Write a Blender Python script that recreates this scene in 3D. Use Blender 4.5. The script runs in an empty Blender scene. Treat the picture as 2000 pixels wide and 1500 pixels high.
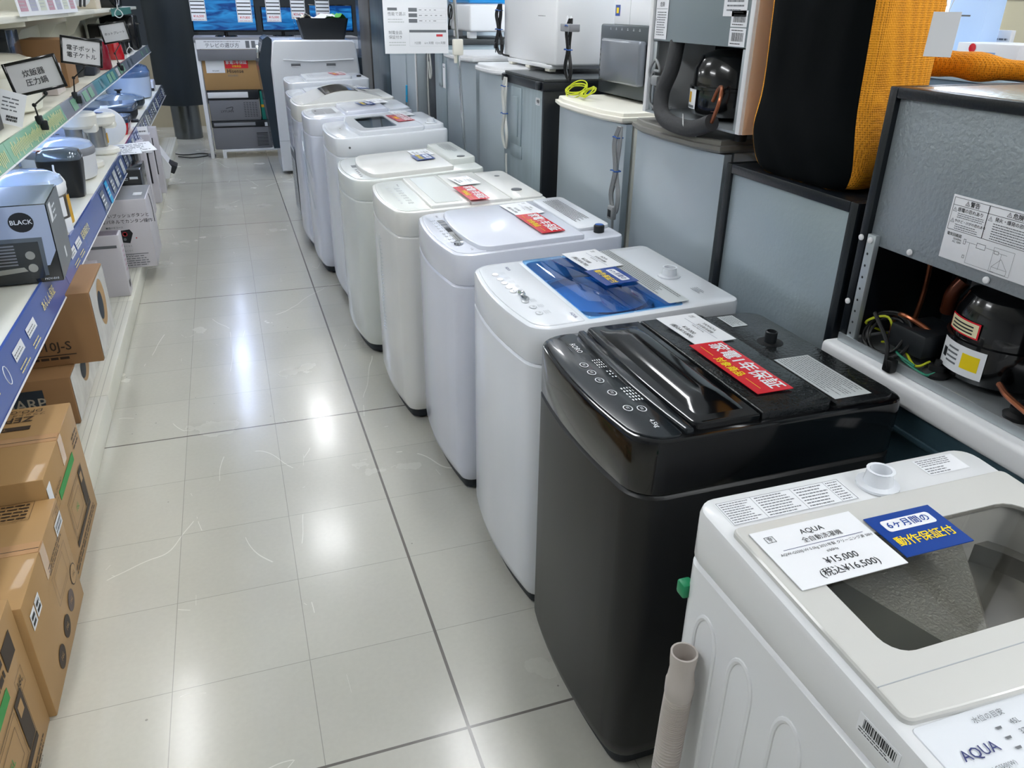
import bpy, bmesh, math, random
from mathutils import Matrix, Vector
random.seed(7)
SC=bpy.context.scene; COL=SC.collection
PI=math.pi
# ---------------------------------------------------------------- camera, world, exposure
cam=bpy.data.objects.new('camera',bpy.data.cameras.new('camera')); COL.objects.link(cam)
def cam_axes(yaw,pitch,roll):
    cy,sy=math.cos(yaw),math.sin(yaw); cp,sp=math.cos(pitch),math.sin(pitch)
    f=Vector((sy*cp,cy*cp,sp)); r=Vector((cy,-sy,0)); u=r.cross(f)
    cr,sr=math.cos(roll),math.sin(roll)
    return cr*r+sr*u, -sr*r+cr*u, f
r_,u_,f_=cam_axes(0.33797047,-0.453914361,0.0130031710)
cam.matrix_world=Matrix(((r_.x,u_.x,-f_.x,0),(r_.y,u_.y,-f_.y,0),(r_.z,u_.z,-f_.z,1.6),(0,0,0,1)))
cam.data.sensor_width=36; cam.data.lens=1519.48*36/2000; cam.data.clip_start=.02
SC.camera=cam
SC.view_settings.view_transform='Standard'; SC.view_settings.look='None'
SC.view_settings.gamma=1; SC.view_settings.use_curve_mapping=False
SC.view_settings.exposure=0.76
w=bpy.data.worlds.new('world'); SC.world=w; w.use_nodes=True
w.node_tree.nodes['Background'].inputs[0].default_value=(.85,.92,1,1)
w.node_tree.nodes['Background'].inputs[1].default_value=1.0
LAMP=14      # emission of the ceiling tubes

# ---------------------------------------------------------------- materials
def lin(c):
    if isinstance(c,str): c=[int(c[i:i+2],16) for i in (0,2,4)]
    return tuple(((x/255)/12.92 if x/255<=.04045 else ((x/255+.055)/1.055)**2.4) for x in c)+(1,)
MATS={}
def mat(name,col,rough=.5,metal=0,coat=0,trans=0,alpha=1,emit=0,bump=0,bs=60,vary=0,vs=4,streak=None,spec=.5,ior=1.45,bd=.002):
    if name in MATS: return MATS[name]
    m=bpy.data.materials.new(name); m.use_nodes=True; nt=m.node_tree; b=nt.nodes['Principled BSDF']
    c=lin(col); b.inputs['Base Color'].default_value=c; b.inputs['Roughness'].default_value=rough
    b.inputs['Metallic'].default_value=metal; b.inputs['Coat Weight'].default_value=coat; b.inputs['Coat Roughness'].default_value=.05
    b.inputs['Transmission Weight'].default_value=trans; b.inputs['Alpha'].default_value=alpha; b.inputs['IOR'].default_value=ior
    b.inputs['Specular IOR Level'].default_value=spec
    if emit: b.inputs['Emission Color'].default_value=c; b.inputs['Emission Strength'].default_value=emit
    N=nt.nodes.new; L=nt.links.new
    tc=N('ShaderNodeTexCoord')
    if vary:
        mp=N('ShaderNodeMapping'); L(tc.outputs['Object'],mp.inputs[0])
        if streak: mp.inputs['Scale'].default_value=streak
        n=N('ShaderNodeTexNoise'); n.inputs['Scale'].default_value=vs; n.inputs['Detail'].default_value=4; L(mp.outputs[0],n.inputs[0])
        hs=N('ShaderNodeHueSaturation'); hs.inputs['Color'].default_value=c
        mr=N('ShaderNodeMapRange'); mr.inputs[1].default_value=.3; mr.inputs[2].default_value=.7; mr.inputs[3].default_value=1-vary; mr.inputs[4].default_value=1+vary
        L(n.outputs[0],mr.inputs[0]); L(mr.outputs[0],hs.inputs['Value']); L(hs.outputs[0],b.inputs['Base Color'])
    if bump:
        n=N('ShaderNodeTexNoise'); n.inputs['Scale'].default_value=bs; n.inputs['Detail'].default_value=3; L(tc.outputs['Object'],n.inputs[0])
        bp=N('ShaderNodeBump'); bp.inputs['Strength'].default_value=bump; bp.inputs['Distance'].default_value=bd; L(n.outputs[0],bp.inputs['Height']); L(bp.outputs[0],b.inputs['Normal'])
    MATS[name]=m; return m
white=mat('white_plastic','e4e8ee',.22,coat=.3,vary=.01)
lav=mat('cool_white_plastic','dfe3ef',.2,coat=.4,vary=.01)
warm=mat('warm_white_plastic','e6e6e2',.22,coat=.3,vary=.01)
gwhite=mat('pale_grey_plastic','dfe3df',.22,coat=.3,vary=.01)
aqw=mat('painted_white_steel','e6e8ea',.28,coat=.2,vary=.01)
lightgrey=mat('light_grey_panel','c6cbcc',.3,coat=.2)
lidgrey=mat('lid_silver_grey','cdcdc9',.3,coat=.4)
black=mat('gloss_black_plastic','08090b',.12,coat=.25)
blackp=mat('worn_black_panel','191e22',.2,coat=.35,bump=.05,bs=8,vary=.2,vs=12)
blackt=mat('textured_black_plastic','141719',.22,coat=.2,bump=.6,bs=110,bd=.004)
satin=mat('satin_black_steel','1f2021',.36,metal=.3,bump=.03,bs=400)
dark=mat('dark_plastic','1c2024',.45,vary=.15,vs=9)
rubber=mat('black_rubber','0f1012',.6)
foot=mat('dark_base_plastic','20262c',.5)
seam=mat('seam_grey','a9aeb4',.5)
bluein=mat('white_lid_interior','b9cfe2',.3)
tub=mat('tub_grey','6b6e69',.4,vary=.1)
tubsil=mat('pebbled_silver_flap','b3b5b2',.3,metal=.3,bump=1,bs=230,bd=.003)
paper=mat('white_paper','eceef2',.45,vary=.01)
ink=mat('black_ink','1d2024',.6)
ink2=mat('grey_ink','6d7176',.6)
inkw=mat('white_ink','e6eaee',.6)
redc=mat('red_card','dd2230',.25,coat=.5)
bluec=mat('blue_card','0d3f97',.25,coat=.5)
yel=mat('yellow_ink','f2d512',.5)
yelw=mat('pale_yellow_ink','e8dd9a',.5)
inkred=mat('red_ink','cf3b44',.5)
inkblue=mat('navy_ink','2e3770',.5)
steel=mat('galvanised_steel','a3b1b8',.36,metal=.4,bump=.25,bs=45,vary=.09,vs=3,streak=(1,9,.6),bd=.004)
steel2=mat('pebbled_grey_steel','969fa4',.36,metal=.35,bump=.7,bs=95,vary=.04,vs=5,bd=.003)
silverdoor=mat('silver_door','b6c1c8',.36,metal=.35,bump=.1,bs=300,vary=.03)
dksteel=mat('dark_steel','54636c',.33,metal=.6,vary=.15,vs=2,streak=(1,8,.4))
teal=mat('teal_grey_steel','3d5560',.4,metal=.3,bump=.5,bs=120,vary=.03)
blkframe=mat('black_frame_steel','12171d',.3,bump=.3,bs=150)
blktop=mat('black_top_steel','3c4042',.35,bump=.8,bs=120)
cream=mat('cream_plastic','ece9dc',.35,vary=.02)
taupe=mat('taupe_plastic','7b7973',.35,vary=.05)
wplast=mat('plain_white_plastic','e9eaec',.35,vary=.01)
chrome=mat('chrome','d6d8da',.12,metal=1)
metalstrip=mat('zinc_strip','b7bec2',.35,metal=.6,vary=.08,vs=8)
copper=mat('copper_pipe','a8674a',.3,metal=.85,vary=.15,vs=20)
blkcomp=mat('compressor_black','0b0c0e',.16,coat=.5,bump=.08,bs=30)
foam=mat('grey_foam','3f4042',.85,bump=.6,bs=160)
greyc=mat('grey_cable','8f9294',.45)
whtc=mat('white_cable','cfd0cc',.45)
blkc=mat('black_cable','121315',.4)
bluetie=mat('blue_tie','2458a8',.45)
gywire=mat('green_yellow_wire','c6cf2a',.4)
grwire=mat('green_wire','1d8468',.4)
kraft=mat('cardboard','b08b5a',.55,vary=.05,vs=3,coat=.12)
kraftd=mat('brown_cardboard','96714b',.6,vary=.05,vs=3)
tape=mat('packing_tape','c49a72',.2,coat=.7)
kprint=mat('dark_print','3c3027',.6)
kgreen=mat('green_print','3c9a4e',.6)
ivory=mat('ivory_shelf_enamel','e6e4d6',.4,coat=.1,vary=.02)
ivoryb=mat('ivory_back_panel','c9c7b4',.5,vary=.02)
raillav=mat('blue_violet_rail_strip','4a64ae',.25,coat=.5)
railblue=mat('blue_rail_strip','244f93',.25,coat=.5)
railgreen=mat('mint_rail_strip','8fc3a4',.25,coat=.5)
railteal=mat('teal_rail_strip','2c93a6',.25,coat=.5)
railgrey=mat('grey_rail_plastic','8e99a8',.15,coat=.5)
cyan=mat('cyan_tag','35b3e6',.4)
hosem=mat('beige_hose','bdb5ae',.45)
hosein=mat('hose_inside','cdb7a4',.5)
cloth=mat('black_stretch_cloth','070b0d',.9,spec=.12,bump=.25,bs=9,bd=.02)
grey=mat('grey_plastic','8b8d92',.45,vary=.02)
coolgrey=mat('cooler_grey','77787d',.5,vary=.02)
greenbox=mat('green_box','0f7f70',.5)
navy=mat('dark_navy_plastic','1b2b38',.25,coat=.3)
tan=mat('tan_side','d8c3ae',.5)
red=mat('red_enamel','d0111f',.18,coat=.6)
darkred=mat('deep_red_enamel','8c0d23',.18,coat=.6)
stain=mat('brushed_stainless','a9a9a5',.28,metal=.8,vary=.05,vs=6,streak=(1,1,.1))
gold=mat('amber_sticker','d8a423',.5)
brown=mat('bronze_plastic','5a554d',.12,coat=.6)
column=mat('black_column_cloth','1c2529',.6,vary=.1,vs=3,streak=(4,4,.3))
wallm=mat('dark_wall_paint','565d63',.7,vary=.03)
wallw=mat('white_wall_paint','c9ccd0',.7,vary=.02)
ceilm=mat('ceiling_panel','d8dadc',.8,vary=.02)
lamp=mat('lamp_diffuser','fbfdff',.4,emit=LAMP)
lampb=mat('cool_lamp_diffuser','c9d9ff',.4,emit=LAMP*1.1); led=mat('led_strip','b4ccff',.4,emit=9)
shelfline=mat('shelf_line','bdbaad',.5)
daylight=mat('window_glass_daylight','dfeaf6',.2,emit=3.0)
greencard=mat('green_plastic','168a5a',.4)

def thin_glass(name,tint,gloss=.06,rough=.02):
    """a thin see-through plate: tinted transmission with a clear reflection on top"""
    m=bpy.data.materials.new(name); m.use_nodes=True; nt=m.node_tree; N=nt.nodes.new; L=nt.links.new
    nt.nodes.remove(nt.nodes['Principled BSDF']); out=nt.nodes['Material Output']
    t=N('ShaderNodeBsdfTransparent'); t.inputs[0].default_value=lin(tint); g=N('ShaderNodeBsdfGlossy'); g.inputs['Roughness'].default_value=rough
    fr=N('ShaderNodeFresnel'); fr.inputs[0].default_value=1.5; mx=N('ShaderNodeMixShader'); ge=N('ShaderNodeNewGeometry'); mm=N('ShaderNodeMath'); mm.operation='SUBTRACT'; mm.inputs[0].default_value=1; mm.use_clamp=True; L(ge.outputs['Backfacing'],mm.inputs[1]); m2=N('ShaderNodeMath'); m2.operation='MULTIPLY'; L(mm.outputs[0],m2.inputs[0]); L(fr.outputs[0],m2.inputs[1]); L(m2.outputs[0],mx.inputs[0]); L(t.outputs[0],mx.inputs[1]); L(g.outputs[0],mx.inputs[2]); L(mx.outputs[0],out.inputs[0])
    return m
blue=thin_glass('clear_blue_plastic','b4dcf8'); smoke=thin_glass('smoked_clear_plastic','e3e2df'); clear=thin_glass('clear_plastic','f4f7f8'); greyglass=thin_glass('pale_smoked_plastic','e4e9eb')
def orange_mesh():
    m=bpy.data.materials.new('orange_mesh_fabric'); m.use_nodes=True; nt=m.node_tree; b=nt.nodes['Principled BSDF']
    N=nt.nodes.new; L=nt.links.new; b.inputs['Roughness'].default_value=.75
    tc=N('ShaderNodeTexCoord'); v=N('ShaderNodeTexVoronoi'); v.inputs['Scale'].default_value=210; v.inputs['Randomness'].default_value=.15
    L(tc.outputs['Object'],v.inputs['Vector'])
    cr=N('ShaderNodeValToRGB'); cr.color_ramp.elements[0].position=.15; cr.color_ramp.elements[0].color=lin('c27607'); cr.color_ramp.elements[1].position=.5; cr.color_ramp.elements[1].color=lin('f5a416')
    L(v.outputs['Distance'],cr.inputs[0]); L(cr.outputs[0],b.inputs['Base Color'])
    bp=N('ShaderNodeBump'); bp.inputs['Strength'].default_value=.7; bp.inputs['Distance'].default_value=.004; L(v.outputs['Distance'],bp.inputs['Height']); L(bp.outputs[0],b.inputs['Normal'])
    return m
orange=orange_mesh()
def screen():
    m=bpy.data.materials.new('tv_picture'); m.use_nodes=True; nt=m.node_tree; b=nt.nodes['Principled BSDF']
    N=nt.nodes.new; L=nt.links.new; tc=N('ShaderNodeTexCoord'); mp=N('ShaderNodeMapping'); mp.inputs['Scale'].default_value=(1,1,5)
    n=N('ShaderNodeTexNoise'); n.inputs['Scale'].default_value=3.5; n.inputs['Distortion'].default_value=1.2
    L(tc.outputs['Object'],mp.inputs[0]); L(mp.outputs[0],n.inputs[0])
    cr=N('ShaderNodeValToRGB'); e=cr.color_ramp.elements; e[0].position=.35; e[0].color=lin('0c3f86'); e[1].position=.65; e[1].color=lin('2c8fd8')
    L(n.outputs[0],cr.inputs[0]); b.inputs['Base Color'].default_value=(0,0,0,1); L(cr.outputs[0],b.inputs['Emission Color']); b.inputs['Emission Strength'].default_value=.55; b.inputs['Roughness'].default_value=.15
    return m
tvpic=screen()
TILE=.346187; TX=.35744; TY=1.304656
def floor_mat():
    m=bpy.data.materials.new('vinyl_floor_tiles'); m.use_nodes=True; nt=m.node_tree; b=nt.nodes['Principled BSDF']
    N=nt.nodes.new; L=nt.links.new
    tc=N('ShaderNodeTexCoord'); sp=N('ShaderNodeSeparateXYZ'); L(tc.outputs['Object'],sp.inputs[0])
    def mt(op,a,b_=None,c=None):
        n=N('ShaderNodeMath'); n.operation=op
        for i,x in enumerate((a,b_,c)):
            if x is None: continue
            if isinstance(x,(int,float)): n.inputs[i].default_value=x
            else: L(x,n.inputs[i])
        return n.outputs[0]
    def line(src,off,period,wid):
        t=mt('ADD',mt('MULTIPLY',src,1/period),-off/period+100.5)
        d=mt('ABSOLUTE',mt('SUBTRACT',mt('FRACT',t),.5))
        return mt('LESS_THAN',d,wid/period)
    x,y=sp.outputs[0],sp.outputs[1]
    faint=mt('MAXIMUM',line(x,TX,TILE,.0010),line(y,TY,TILE,.0010))
    darkl=mt('MAXIMUM',line(x,TX,TILE*5,.0042),line(y,TY,TILE*5,.0038))
    # per tile tint
    ix=mt('FLOOR',mt('DIVIDE',mt('SUBTRACT',x,TX),TILE)); iy=mt('FLOOR',mt('DIVIDE',mt('SUBTRACT',y,TY),TILE))
    cb=N('ShaderNodeCombineXYZ'); L(ix,cb.inputs[0]); L(iy,cb.inputs[1]); wn=N('ShaderNodeTexWhiteNoise'); L(cb.outputs[0],wn.inputs[0])
    n1=N('ShaderNodeTexNoise'); n1.inputs['Scale'].default_value=2.2; n1.inputs['Detail'].default_value=6; L(tc.outputs['Object'],n1.inputs[0])
    n2=N('ShaderNodeTexNoise'); n2.inputs['Scale'].default_value=70; n2.inputs['Detail'].default_value=3; L(tc.outputs['Object'],n2.inputs[0])
    val=mt('ADD',mt('ADD',mt('MULTIPLY',wn.outputs[0],.05),mt('MULTIPLY',n1.outputs[0],.16)),mt('MULTIPLY',n2.outputs[0],.10))
    hs=N('ShaderNodeHueSaturation'); hs.inputs['Color'].default_value=lin('c6c4b8'); L(mt('ADD',val,.84),hs.inputs['Value'])
    # scuffs: thin bent pale lines
    mp=N('ShaderNodeMapping'); mp.inputs['Rotation'].default_value=(0,0,.35); mp.inputs['Scale'].default_value=(1.6,.7,1); L(tc.outputs['Object'],mp.inputs[0])
    nd=N('ShaderNodeTexNoise'); nd.inputs['Scale'].default_value=1.6; nd.inputs['Detail'].default_value=2; L(mp.outputs[0],nd.inputs[0])
    mx=N('ShaderNodeMixRGB'); mx.inputs[0].default_value=.25; L(mp.outputs[0],mx.inputs[1]); L(nd.outputs['Color'],mx.inputs[2])
    def scuff(scale,wid,thr,seed):
        v=N('ShaderNodeTexVoronoi'); v.feature='DISTANCE_TO_EDGE'; v.inputs['Scale'].default_value=scale; L(mx.outputs[0],v.inputs['Vector'])
        nn=N('ShaderNodeTexNoise'); nn.inputs['Scale'].default_value=seed; nn.inputs['Detail'].default_value=3; L(tc.outputs['Object'],nn.inputs[0])
        return mt('MULTIPLY',mt('LESS_THAN',v.outputs[0],wid),mt('GREATER_THAN',nn.outputs[0],thr))
    sc=mt('MAXIMUM',scuff(1.1,.0014,.53,1.7),scuff(3.4,.0022,.63,5.1))
    vs=N('ShaderNodeTexVoronoi'); vs.inputs['Scale'].default_value=13; L(tc.outputs['Object'],vs.inputs['Vector'])
    sepc=N('ShaderNodeSeparateColor'); L(vs.outputs['Color'],sepc.inputs[0])
    speck=mt('MULTIPLY',mt('LESS_THAN',vs.outputs['Distance'],.045),mt('GREATER_THAN',sepc.outputs[0],.82))
    def mix(f,a,col):
        k=N('ShaderNodeMixRGB'); L(f,k.inputs[0]); L(a,k.inputs[1]); k.inputs[2].default_value=lin(col); return k.outputs[0]
    c=mix(mt('MULTIPLY',sc,.5),hs.outputs[0],'e6e4da'); c=mix(mt('MULTIPLY',speck,.6),c,'77736a'); c=mix(mt('MULTIPLY',faint,.55),c,'77736a'); c=mix(darkl,c,'706b65')
    L(c,b.inputs['Base Color'])
    rr=mt('ADD',mt('MULTIPLY',n1.outputs[0],.22),.13); L(mt('ADD',rr,mt('MULTIPLY',sc,.2)),b.inputs['Roughness'])
    nb=N('ShaderNodeTexNoise'); nb.inputs['Scale'].default_value=26; nb.inputs['Detail'].default_value=2; L(tc.outputs['Object'],nb.inputs[0])
    bp=N('ShaderNodeBump'); bp.inputs['Strength'].default_value=.2; bp.inputs['Distance'].default_value=.002; L(nb.outputs[0],bp.inputs['Height']); L(bp.outputs[0],b.inputs['Normal'])
    b.inputs['Coat Weight'].default_value=.22; b.inputs['Coat Roughness'].default_value=.12
    return m

# ---------------------------------------------------------------- mesh building
FONTC={}
def text_mesh(s,size,bold=0,res=2,align='CENTER'):
    k=(s,bold,res,align)
    if k not in FONTC:
        cu=bpy.data.curves.new('glyphs','FONT'); cu.body=s; cu.size=1; cu.resolution_u=res; cu.offset=bold; cu.align_x=align; cu.align_y='CENTER'
        ob=bpy.data.objects.new('glyphs',cu); me=bpy.data.meshes.new_from_object(ob)
        FONTC[k]=([v.co.copy() for v in me.vertices],[tuple(p.vertices) for p in me.polygons])
        bpy.data.objects.remove(ob); bpy.data.meshes.remove(me); bpy.data.curves.remove(cu)
    V,F=FONTC[k]; return [v*size for v in V],F
def frame(o,right,up):
    r=Vector(right).normalized(); n=r.cross(Vector(up)).normalized(); u=n.cross(r)
    return Matrix(((r.x,u.x,n.x,o[0]),(r.y,u.y,n.y,o[1]),(r.z,u.z,n.z,o[2]),(0,0,0,1)))
class MB:
    def __init__(s,T=None): s.v=[];s.f=[];s.m=[];s.mats=[];s.T=T
    def mi(s,m):
        if m not in s.mats: s.mats.append(m)
        return s.mats.index(m)
    def add(s,V,F,m,T=None):
        k=s.mi(m); o=len(s.v)
        for p in V:
            p=Vector(p)
            if T is not None: p=T@p
            if s.T is not None: p=s.T@p
            s.v.append(p)
        for f in F: s.f.append([i+o for i in f]); s.m.append(k)
        return s
    def box(s,x0,x1,y0,y1,z0,z1,m,b=0,seg=2,T=None):
        if b:
            bm=bmesh.new(); bmesh.ops.create_cube(bm,size=1)
            for v in bm.verts: v.co=Vector(((x0+x1)/2+v.co.x*(x1-x0),(y0+y1)/2+v.co.y*(y1-y0),(z0+z1)/2+v.co.z*(z1-z0)))
            bmesh.ops.bevel(bm,geom=bm.edges[:],offset=min(b,.49*min(x1-x0,y1-y0,z1-z0)),segments=seg,profile=.5,affect='EDGES')
            bm.verts.index_update(); V=[v.co.copy() for v in bm.verts]; F=[[v.index for v in f.verts] for f in bm.faces]; bm.free()
            return s.add(V,F,m,T)
        V=[(x,y,z) for z in (z0,z1) for (x,y) in ((x0,y0),(x1,y0),(x1,y1),(x0,y1))]
        return s.add(V,[(3,2,1,0),(4,5,6,7),(0,1,5,4),(1,2,6,5),(2,3,7,6),(3,0,4,7)],m,T)
    def quad(s,a,b,c,d,m,T=None): return s.add([a,b,c,d],[(0,1,2,3)],m,T)
    def loft(s,rings,m,c0=True,c1=True,T=None,closed=True):
        n=len(rings[0]); V=[p for r in rings for p in r]; F=[]
        for i in range(len(rings)-1):
            for j in range(n if closed else n-1):
                k=(j+1)%n; F.append((i*n+j,i*n+k,(i+1)*n+k,(i+1)*n+j))
        if c0: F.append(tuple(range(n-1,-1,-1)))
        if c1: F.append(tuple(range((len(rings)-1)*n,len(rings)*n)))
        return s.add(V,F,m,T)
    def lathe(s,prof,m,n=24,T=None,o=(0,0,0)):
        rings=[[(o[0]+r*math.cos(2*PI*j/n),o[1]+r*math.sin(2*PI*j/n),o[2]+z) for j in range(n)] for r,z in prof]
        return s.loft(rings,m,prof[0][0]>1e-4,prof[-1][0]>1e-4,T)
    def tube(s,pts,r,m,n=8,sm=4,T=None,rf=None,caps=True):
        P=[Vector(p) for p in pts]
        if sm>1 and len(P)>2:
            Q=[]; E=[2*P[0]-P[1]]+P+[2*P[-1]-P[-2]]
            for i in range(1,len(E)-2):
                for k in range(sm):
                    t=k/sm; a,b,c,d=E[i-1:i+3]
                    Q.append(.5*((2*b)+(c-a)*t+(2*a-5*b+4*c-d)*t*t+(3*b-a-3*c+d)*t**3))
            Q.append(P[-1]); P=Q
        rings=[]; up=None
        for i,p in enumerate(P):
            t=(P[min(i+1,len(P)-1)]-P[max(i-1,0)]).normalized()
            if up is None:
                up=Vector((0,0,1)) if abs(t.z)<.9 else Vector((1,0,0))
            x=up.cross(t).normalized(); up=t.cross(x)
            rr=r if rf is None else rf(i/(len(P)-1),i)
            rings.append([p+x*rr*math.cos(2*PI*j/n)+up*rr*math.sin(2*PI*j/n) for j in range(n)])
        return s.loft(rings,m,caps,caps,T)
    def text(s,t,size,T,m,bold=0,align='CENTER',res=2,dz=.0004):
        cjk=any(ord(c)>0x2E00 for c in t)
        V,F=text_mesh(t,size,0 if cjk else bold,res,align)
        for k,(ox,oy) in enumerate(((0,0),(1,0),(0,1),(-1,0),(0,-1)) if cjk and bold else ((0,0),)):
            s.add([(p.x+ox*size*bold*1.3,p.y+oy*size*bold*1.1,dz+k*.00001) for p in V],F,m,T)
        return s
    def lines(s,T,x0,x1,y0,y1,n,m,th=.35,dz=.0003,gap=.3,seed=1,cw=None):
        """rows of tiny word marks standing for print too small to read"""
        R=random.Random(seed); h=(y1-y0)/n; cw=cw or h*.9
        for i in range(n):
            y=y1-(i+.5)*h; x=x0; end=x1-(x1-x0)*R.random()*.25
            while x<end:
                l=cw*R.uniform(.6,2.2); l=min(l,end-x); 
                s.quad((x,y-h*th/2,dz),(x+l,y-h*th/2,dz),(x+l,y+h*th/2,dz),(x,y+h*th/2,dz),m,T); x+=l+cw*gap
        return s
    def build(s,name,parent=None,smooth=35):
        me=bpy.data.meshes.new(name); me.from_pydata([tuple(v) for v in s.v],[],s.f)
        for m in s.mats: me.materials.append(m)
        me.polygons.foreach_set('material_index',s.m)
        if smooth: me.shade_smooth(); me.set_sharp_from_angle(angle=math.radians(smooth))
        me.update()
        o=bpy.data.objects.new(name,me); COL.objects.link(o)
        if parent is not None: o.parent=parent
        return o
def tag(o,label,cat,group=None):
    o['label']=label; o['category']=cat
    if group: o['group']=group
    return o
def thing(name,label,cat,loc,rz=0,group=None):
    o=bpy.data.objects.new(name,None); COL.objects.link(o); o.location=loc; o.rotation_euler=(0,0,rz); o.empty_display_size=.1
    return tag(o,label,cat,group)
def solo(mb,name,label,cat,loc=(0,0,0),rz=0,group=None,M=None,smooth=35):
    o=mb.build(name,None,smooth)
    if M is not None: o.matrix_world=M
    else: o.location=loc; o.rotation_euler=(0,0,rz)
    return tag(o,label,cat,group)
def struct(mb,name,parent=None,smooth=0):
    o=mb.build(name,parent,smooth); o['kind']='structure'; return o
def rp(x0,x1,y0,y1,r=.03,bow=0,n=5,nf=8):
    """rounded polygon, CCW; the x0 side may bow outwards"""
    if not isinstance(r,(tuple,list)): r=(r,)*4
    P=[]
    for (cx,cy,a0),rr in zip(((x0,y0,PI),(x1,y0,1.5*PI),(x1,y1,0),(x0,y1,.5*PI)),r):
        ox=cx+(rr if cx==x0 else -rr); oy=cy+(rr if cy==y0 else -rr)
        for i in range(n+1):
            a=a0+.5*PI*i/n; P.append([ox+rr*math.cos(a),oy+rr*math.sin(a)])
    ya,yb=y1-r[3],y0+r[0]
    for i in range(1,nf): P.append([x0,ya+(yb-ya)*i/nf])
    if bow:
        ym=(y0+y1)/2; hw=(y1-y0)/2
        for p in P:
            wgt=max(0,min(1,1-(p[0]-x0)/(.35*(x1-x0))))
            p[0]-=bow*wgt*(1-((p[1]-ym)/hw)**2)
    return [tuple(p) for p in P]
def inset(P,d):
    n=len(P); out=[]
    for i in range(n):
        a,b,c=Vector(P[i-1]),Vector(P[i]),Vector(P[(i+1)%n])
        e1=(b-a); e2=(c-b)
        if e1.length<1e-7: e1=e2
        if e2.length<1e-7: e2=e1
        e1=e1.normalized(); e2=e2.normalized(); n1=Vector((-e1.y,e1.x)); n2=Vector((-e2.y,e2.x)); nn=(n1+n2)
        if nn.length<1e-6: nn=n1
        nn=nn.normalized(); k=max(.5,nn.dot(n1)); out.append(tuple(b+nn*(d/k)))
    return out
def ring(P,z): return [(x,y,z(x,y) if callable(z) else z) for x,y in P]
def slab(mb,P,zf,h0,h1,b,m,c0=False,c1=True,T=None):
    f=(lambda h:(lambda x,y:zf(x,y)+h)) if callable(zf) else (lambda h:zf+h)
    R=[ring(P,f(h0)),ring(P,f(h1-b))]
    if b: R+=[ring(inset(P,b*.3),f(h1-b*.3)),ring(inset(P,b),f(h1))]
    mb.loft(R,m,c0,c1,T)

# ---------------------------------------------------------------- room
m=MB(); m.box(-4,6,-4,16,-.05,0,floor_mat()); struct(m,'floor')
m=MB(); m.box(-4,6,-4,16,2.8,2.85,ceilm); struct(m,'ceiling')
m=MB(); m.box(-4.05,-4,-4,16,0,2.8,wallw); struct(m,'wall_left')
m=MB(); m.box(6,6.05,-4,16,0,2.8,wallw); struct(m,'wall_right')
m=MB(); m.box(-4,6,16,16.05,0,2.8,wallm); struct(m,'wall_back')
m=MB(); m.box(-4,6,-4.05,-4,0,2.8,wallw); struct(m,'wall_front')
def ceiling_light(x,y,l,wd,lab,rot=0):
    t=thing('ceiling_light',lab,'light',(x,y,2.74),rot,'ceiling lights over the aisle')
    a=MB(); a.box(-wd/2-.02,wd/2+.02,-l/2-.02,l/2+.02,0,.06,wplast,.004); a.build('lamp_housing',t)
    a=MB(); a.box(-wd/2,wd/2,-l/2,l/2,-.02,0,lampb if y>9 and abs(x)<.5 else lamp,.004); a.build('lamp_diffuser',t)
LL=[(-.25,12.2,2.4,.12),(-.25,9.6,2.4,.12),(.55,8.1,1.2,.22),(.35,5.9,.5,.3),(-.8,4.1,1.0,.14),(2.2,6.8,1.2,.2),(-.8,1.2,1.2,.2),(.9,3.0,1.2,.2),(2.4,3.6,1.2,.25),(2.4,.45,1.2,.25),(1.9,-.9,1.2,.2),(4.4,2.2,1.2,.3),(4.4,6,1.2,.3),(4.4,10,1.2,.3),(2.2,10.5,1.2,.25),(-2.6,3,1.2,.3),(-2.6,7,1.2,.3),(-2.6,11,1.2,.3),(0.6,-1.6,1.2,.25),(2.6,-2,1.2,.25)]
for i,(x,y,l,wd) in enumerate(LL):
    ceiling_light(x,y,l,wd,'slim white fluorescent ceiling light hung above the shop floor')

# ---------------------------------------------------------------- price cards
def price_card(loc,rz,label,head,sub,price,tax,wd=.17,ht=.11,M=None,group='white price cards on the washing machines',big=1):
    a=MB(); a.box(-wd/2,wd/2,-ht/2,ht/2,0,.0012,paper)
    T=Matrix.Translation((0,0,.0013)); k=ht/.11
    a.text(head,.013*k,T@Matrix.Translation((.005,.037*k,0)),ink)
    a.text('全自動洗濯機',.0105*k,T@Matrix.Translation((.01,.0215*k,0)),ink)
    a.quad((-wd*.36,.012*k,0),(wd*.42,.012*k,0),(wd*.42,.0128*k,0),(-wd*.36,.0128*k,0),inkblue,T@Matrix.Translation((0,0,.0004)))
    for q,ln in enumerate(sub.split('\n')): a.text(ln,.0064*k,T@Matrix.Translation((.005,(.005-.0095*q)*k,0)),ink)
    a.text(price,.0155*k,T@Matrix.Translation((.006,-.021*k,0)),ink,.004)
    a.text(tax,.0155*k,T@Matrix.Translation((.004,-.039*k,0)),ink,.004)
    # small cube mark in the corner
    c=Matrix.Translation((-wd*.38,.036*k,.0017))
    for q in ((-.007,-.006,.007,-.005),(-.007,.005,.007,.006),(-.007,-.006,-.006,.006),(.006,-.006,.007,.006),(-.0005,-.006,.0005,.006)): a.quad((q[0],q[1],0),(q[2],q[1],0),(q[2],q[3],0),(q[0],q[3],0),ink2,T@Matrix.Translation((-wd*.38,.036*k,.0004)))
    a.text('TF',.008*k,T@Matrix.Translation((-wd*.38,.036*k,.0001)),ink)
    return solo(a,'price_card',label,'price card',loc,rz,group,M)
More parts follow.
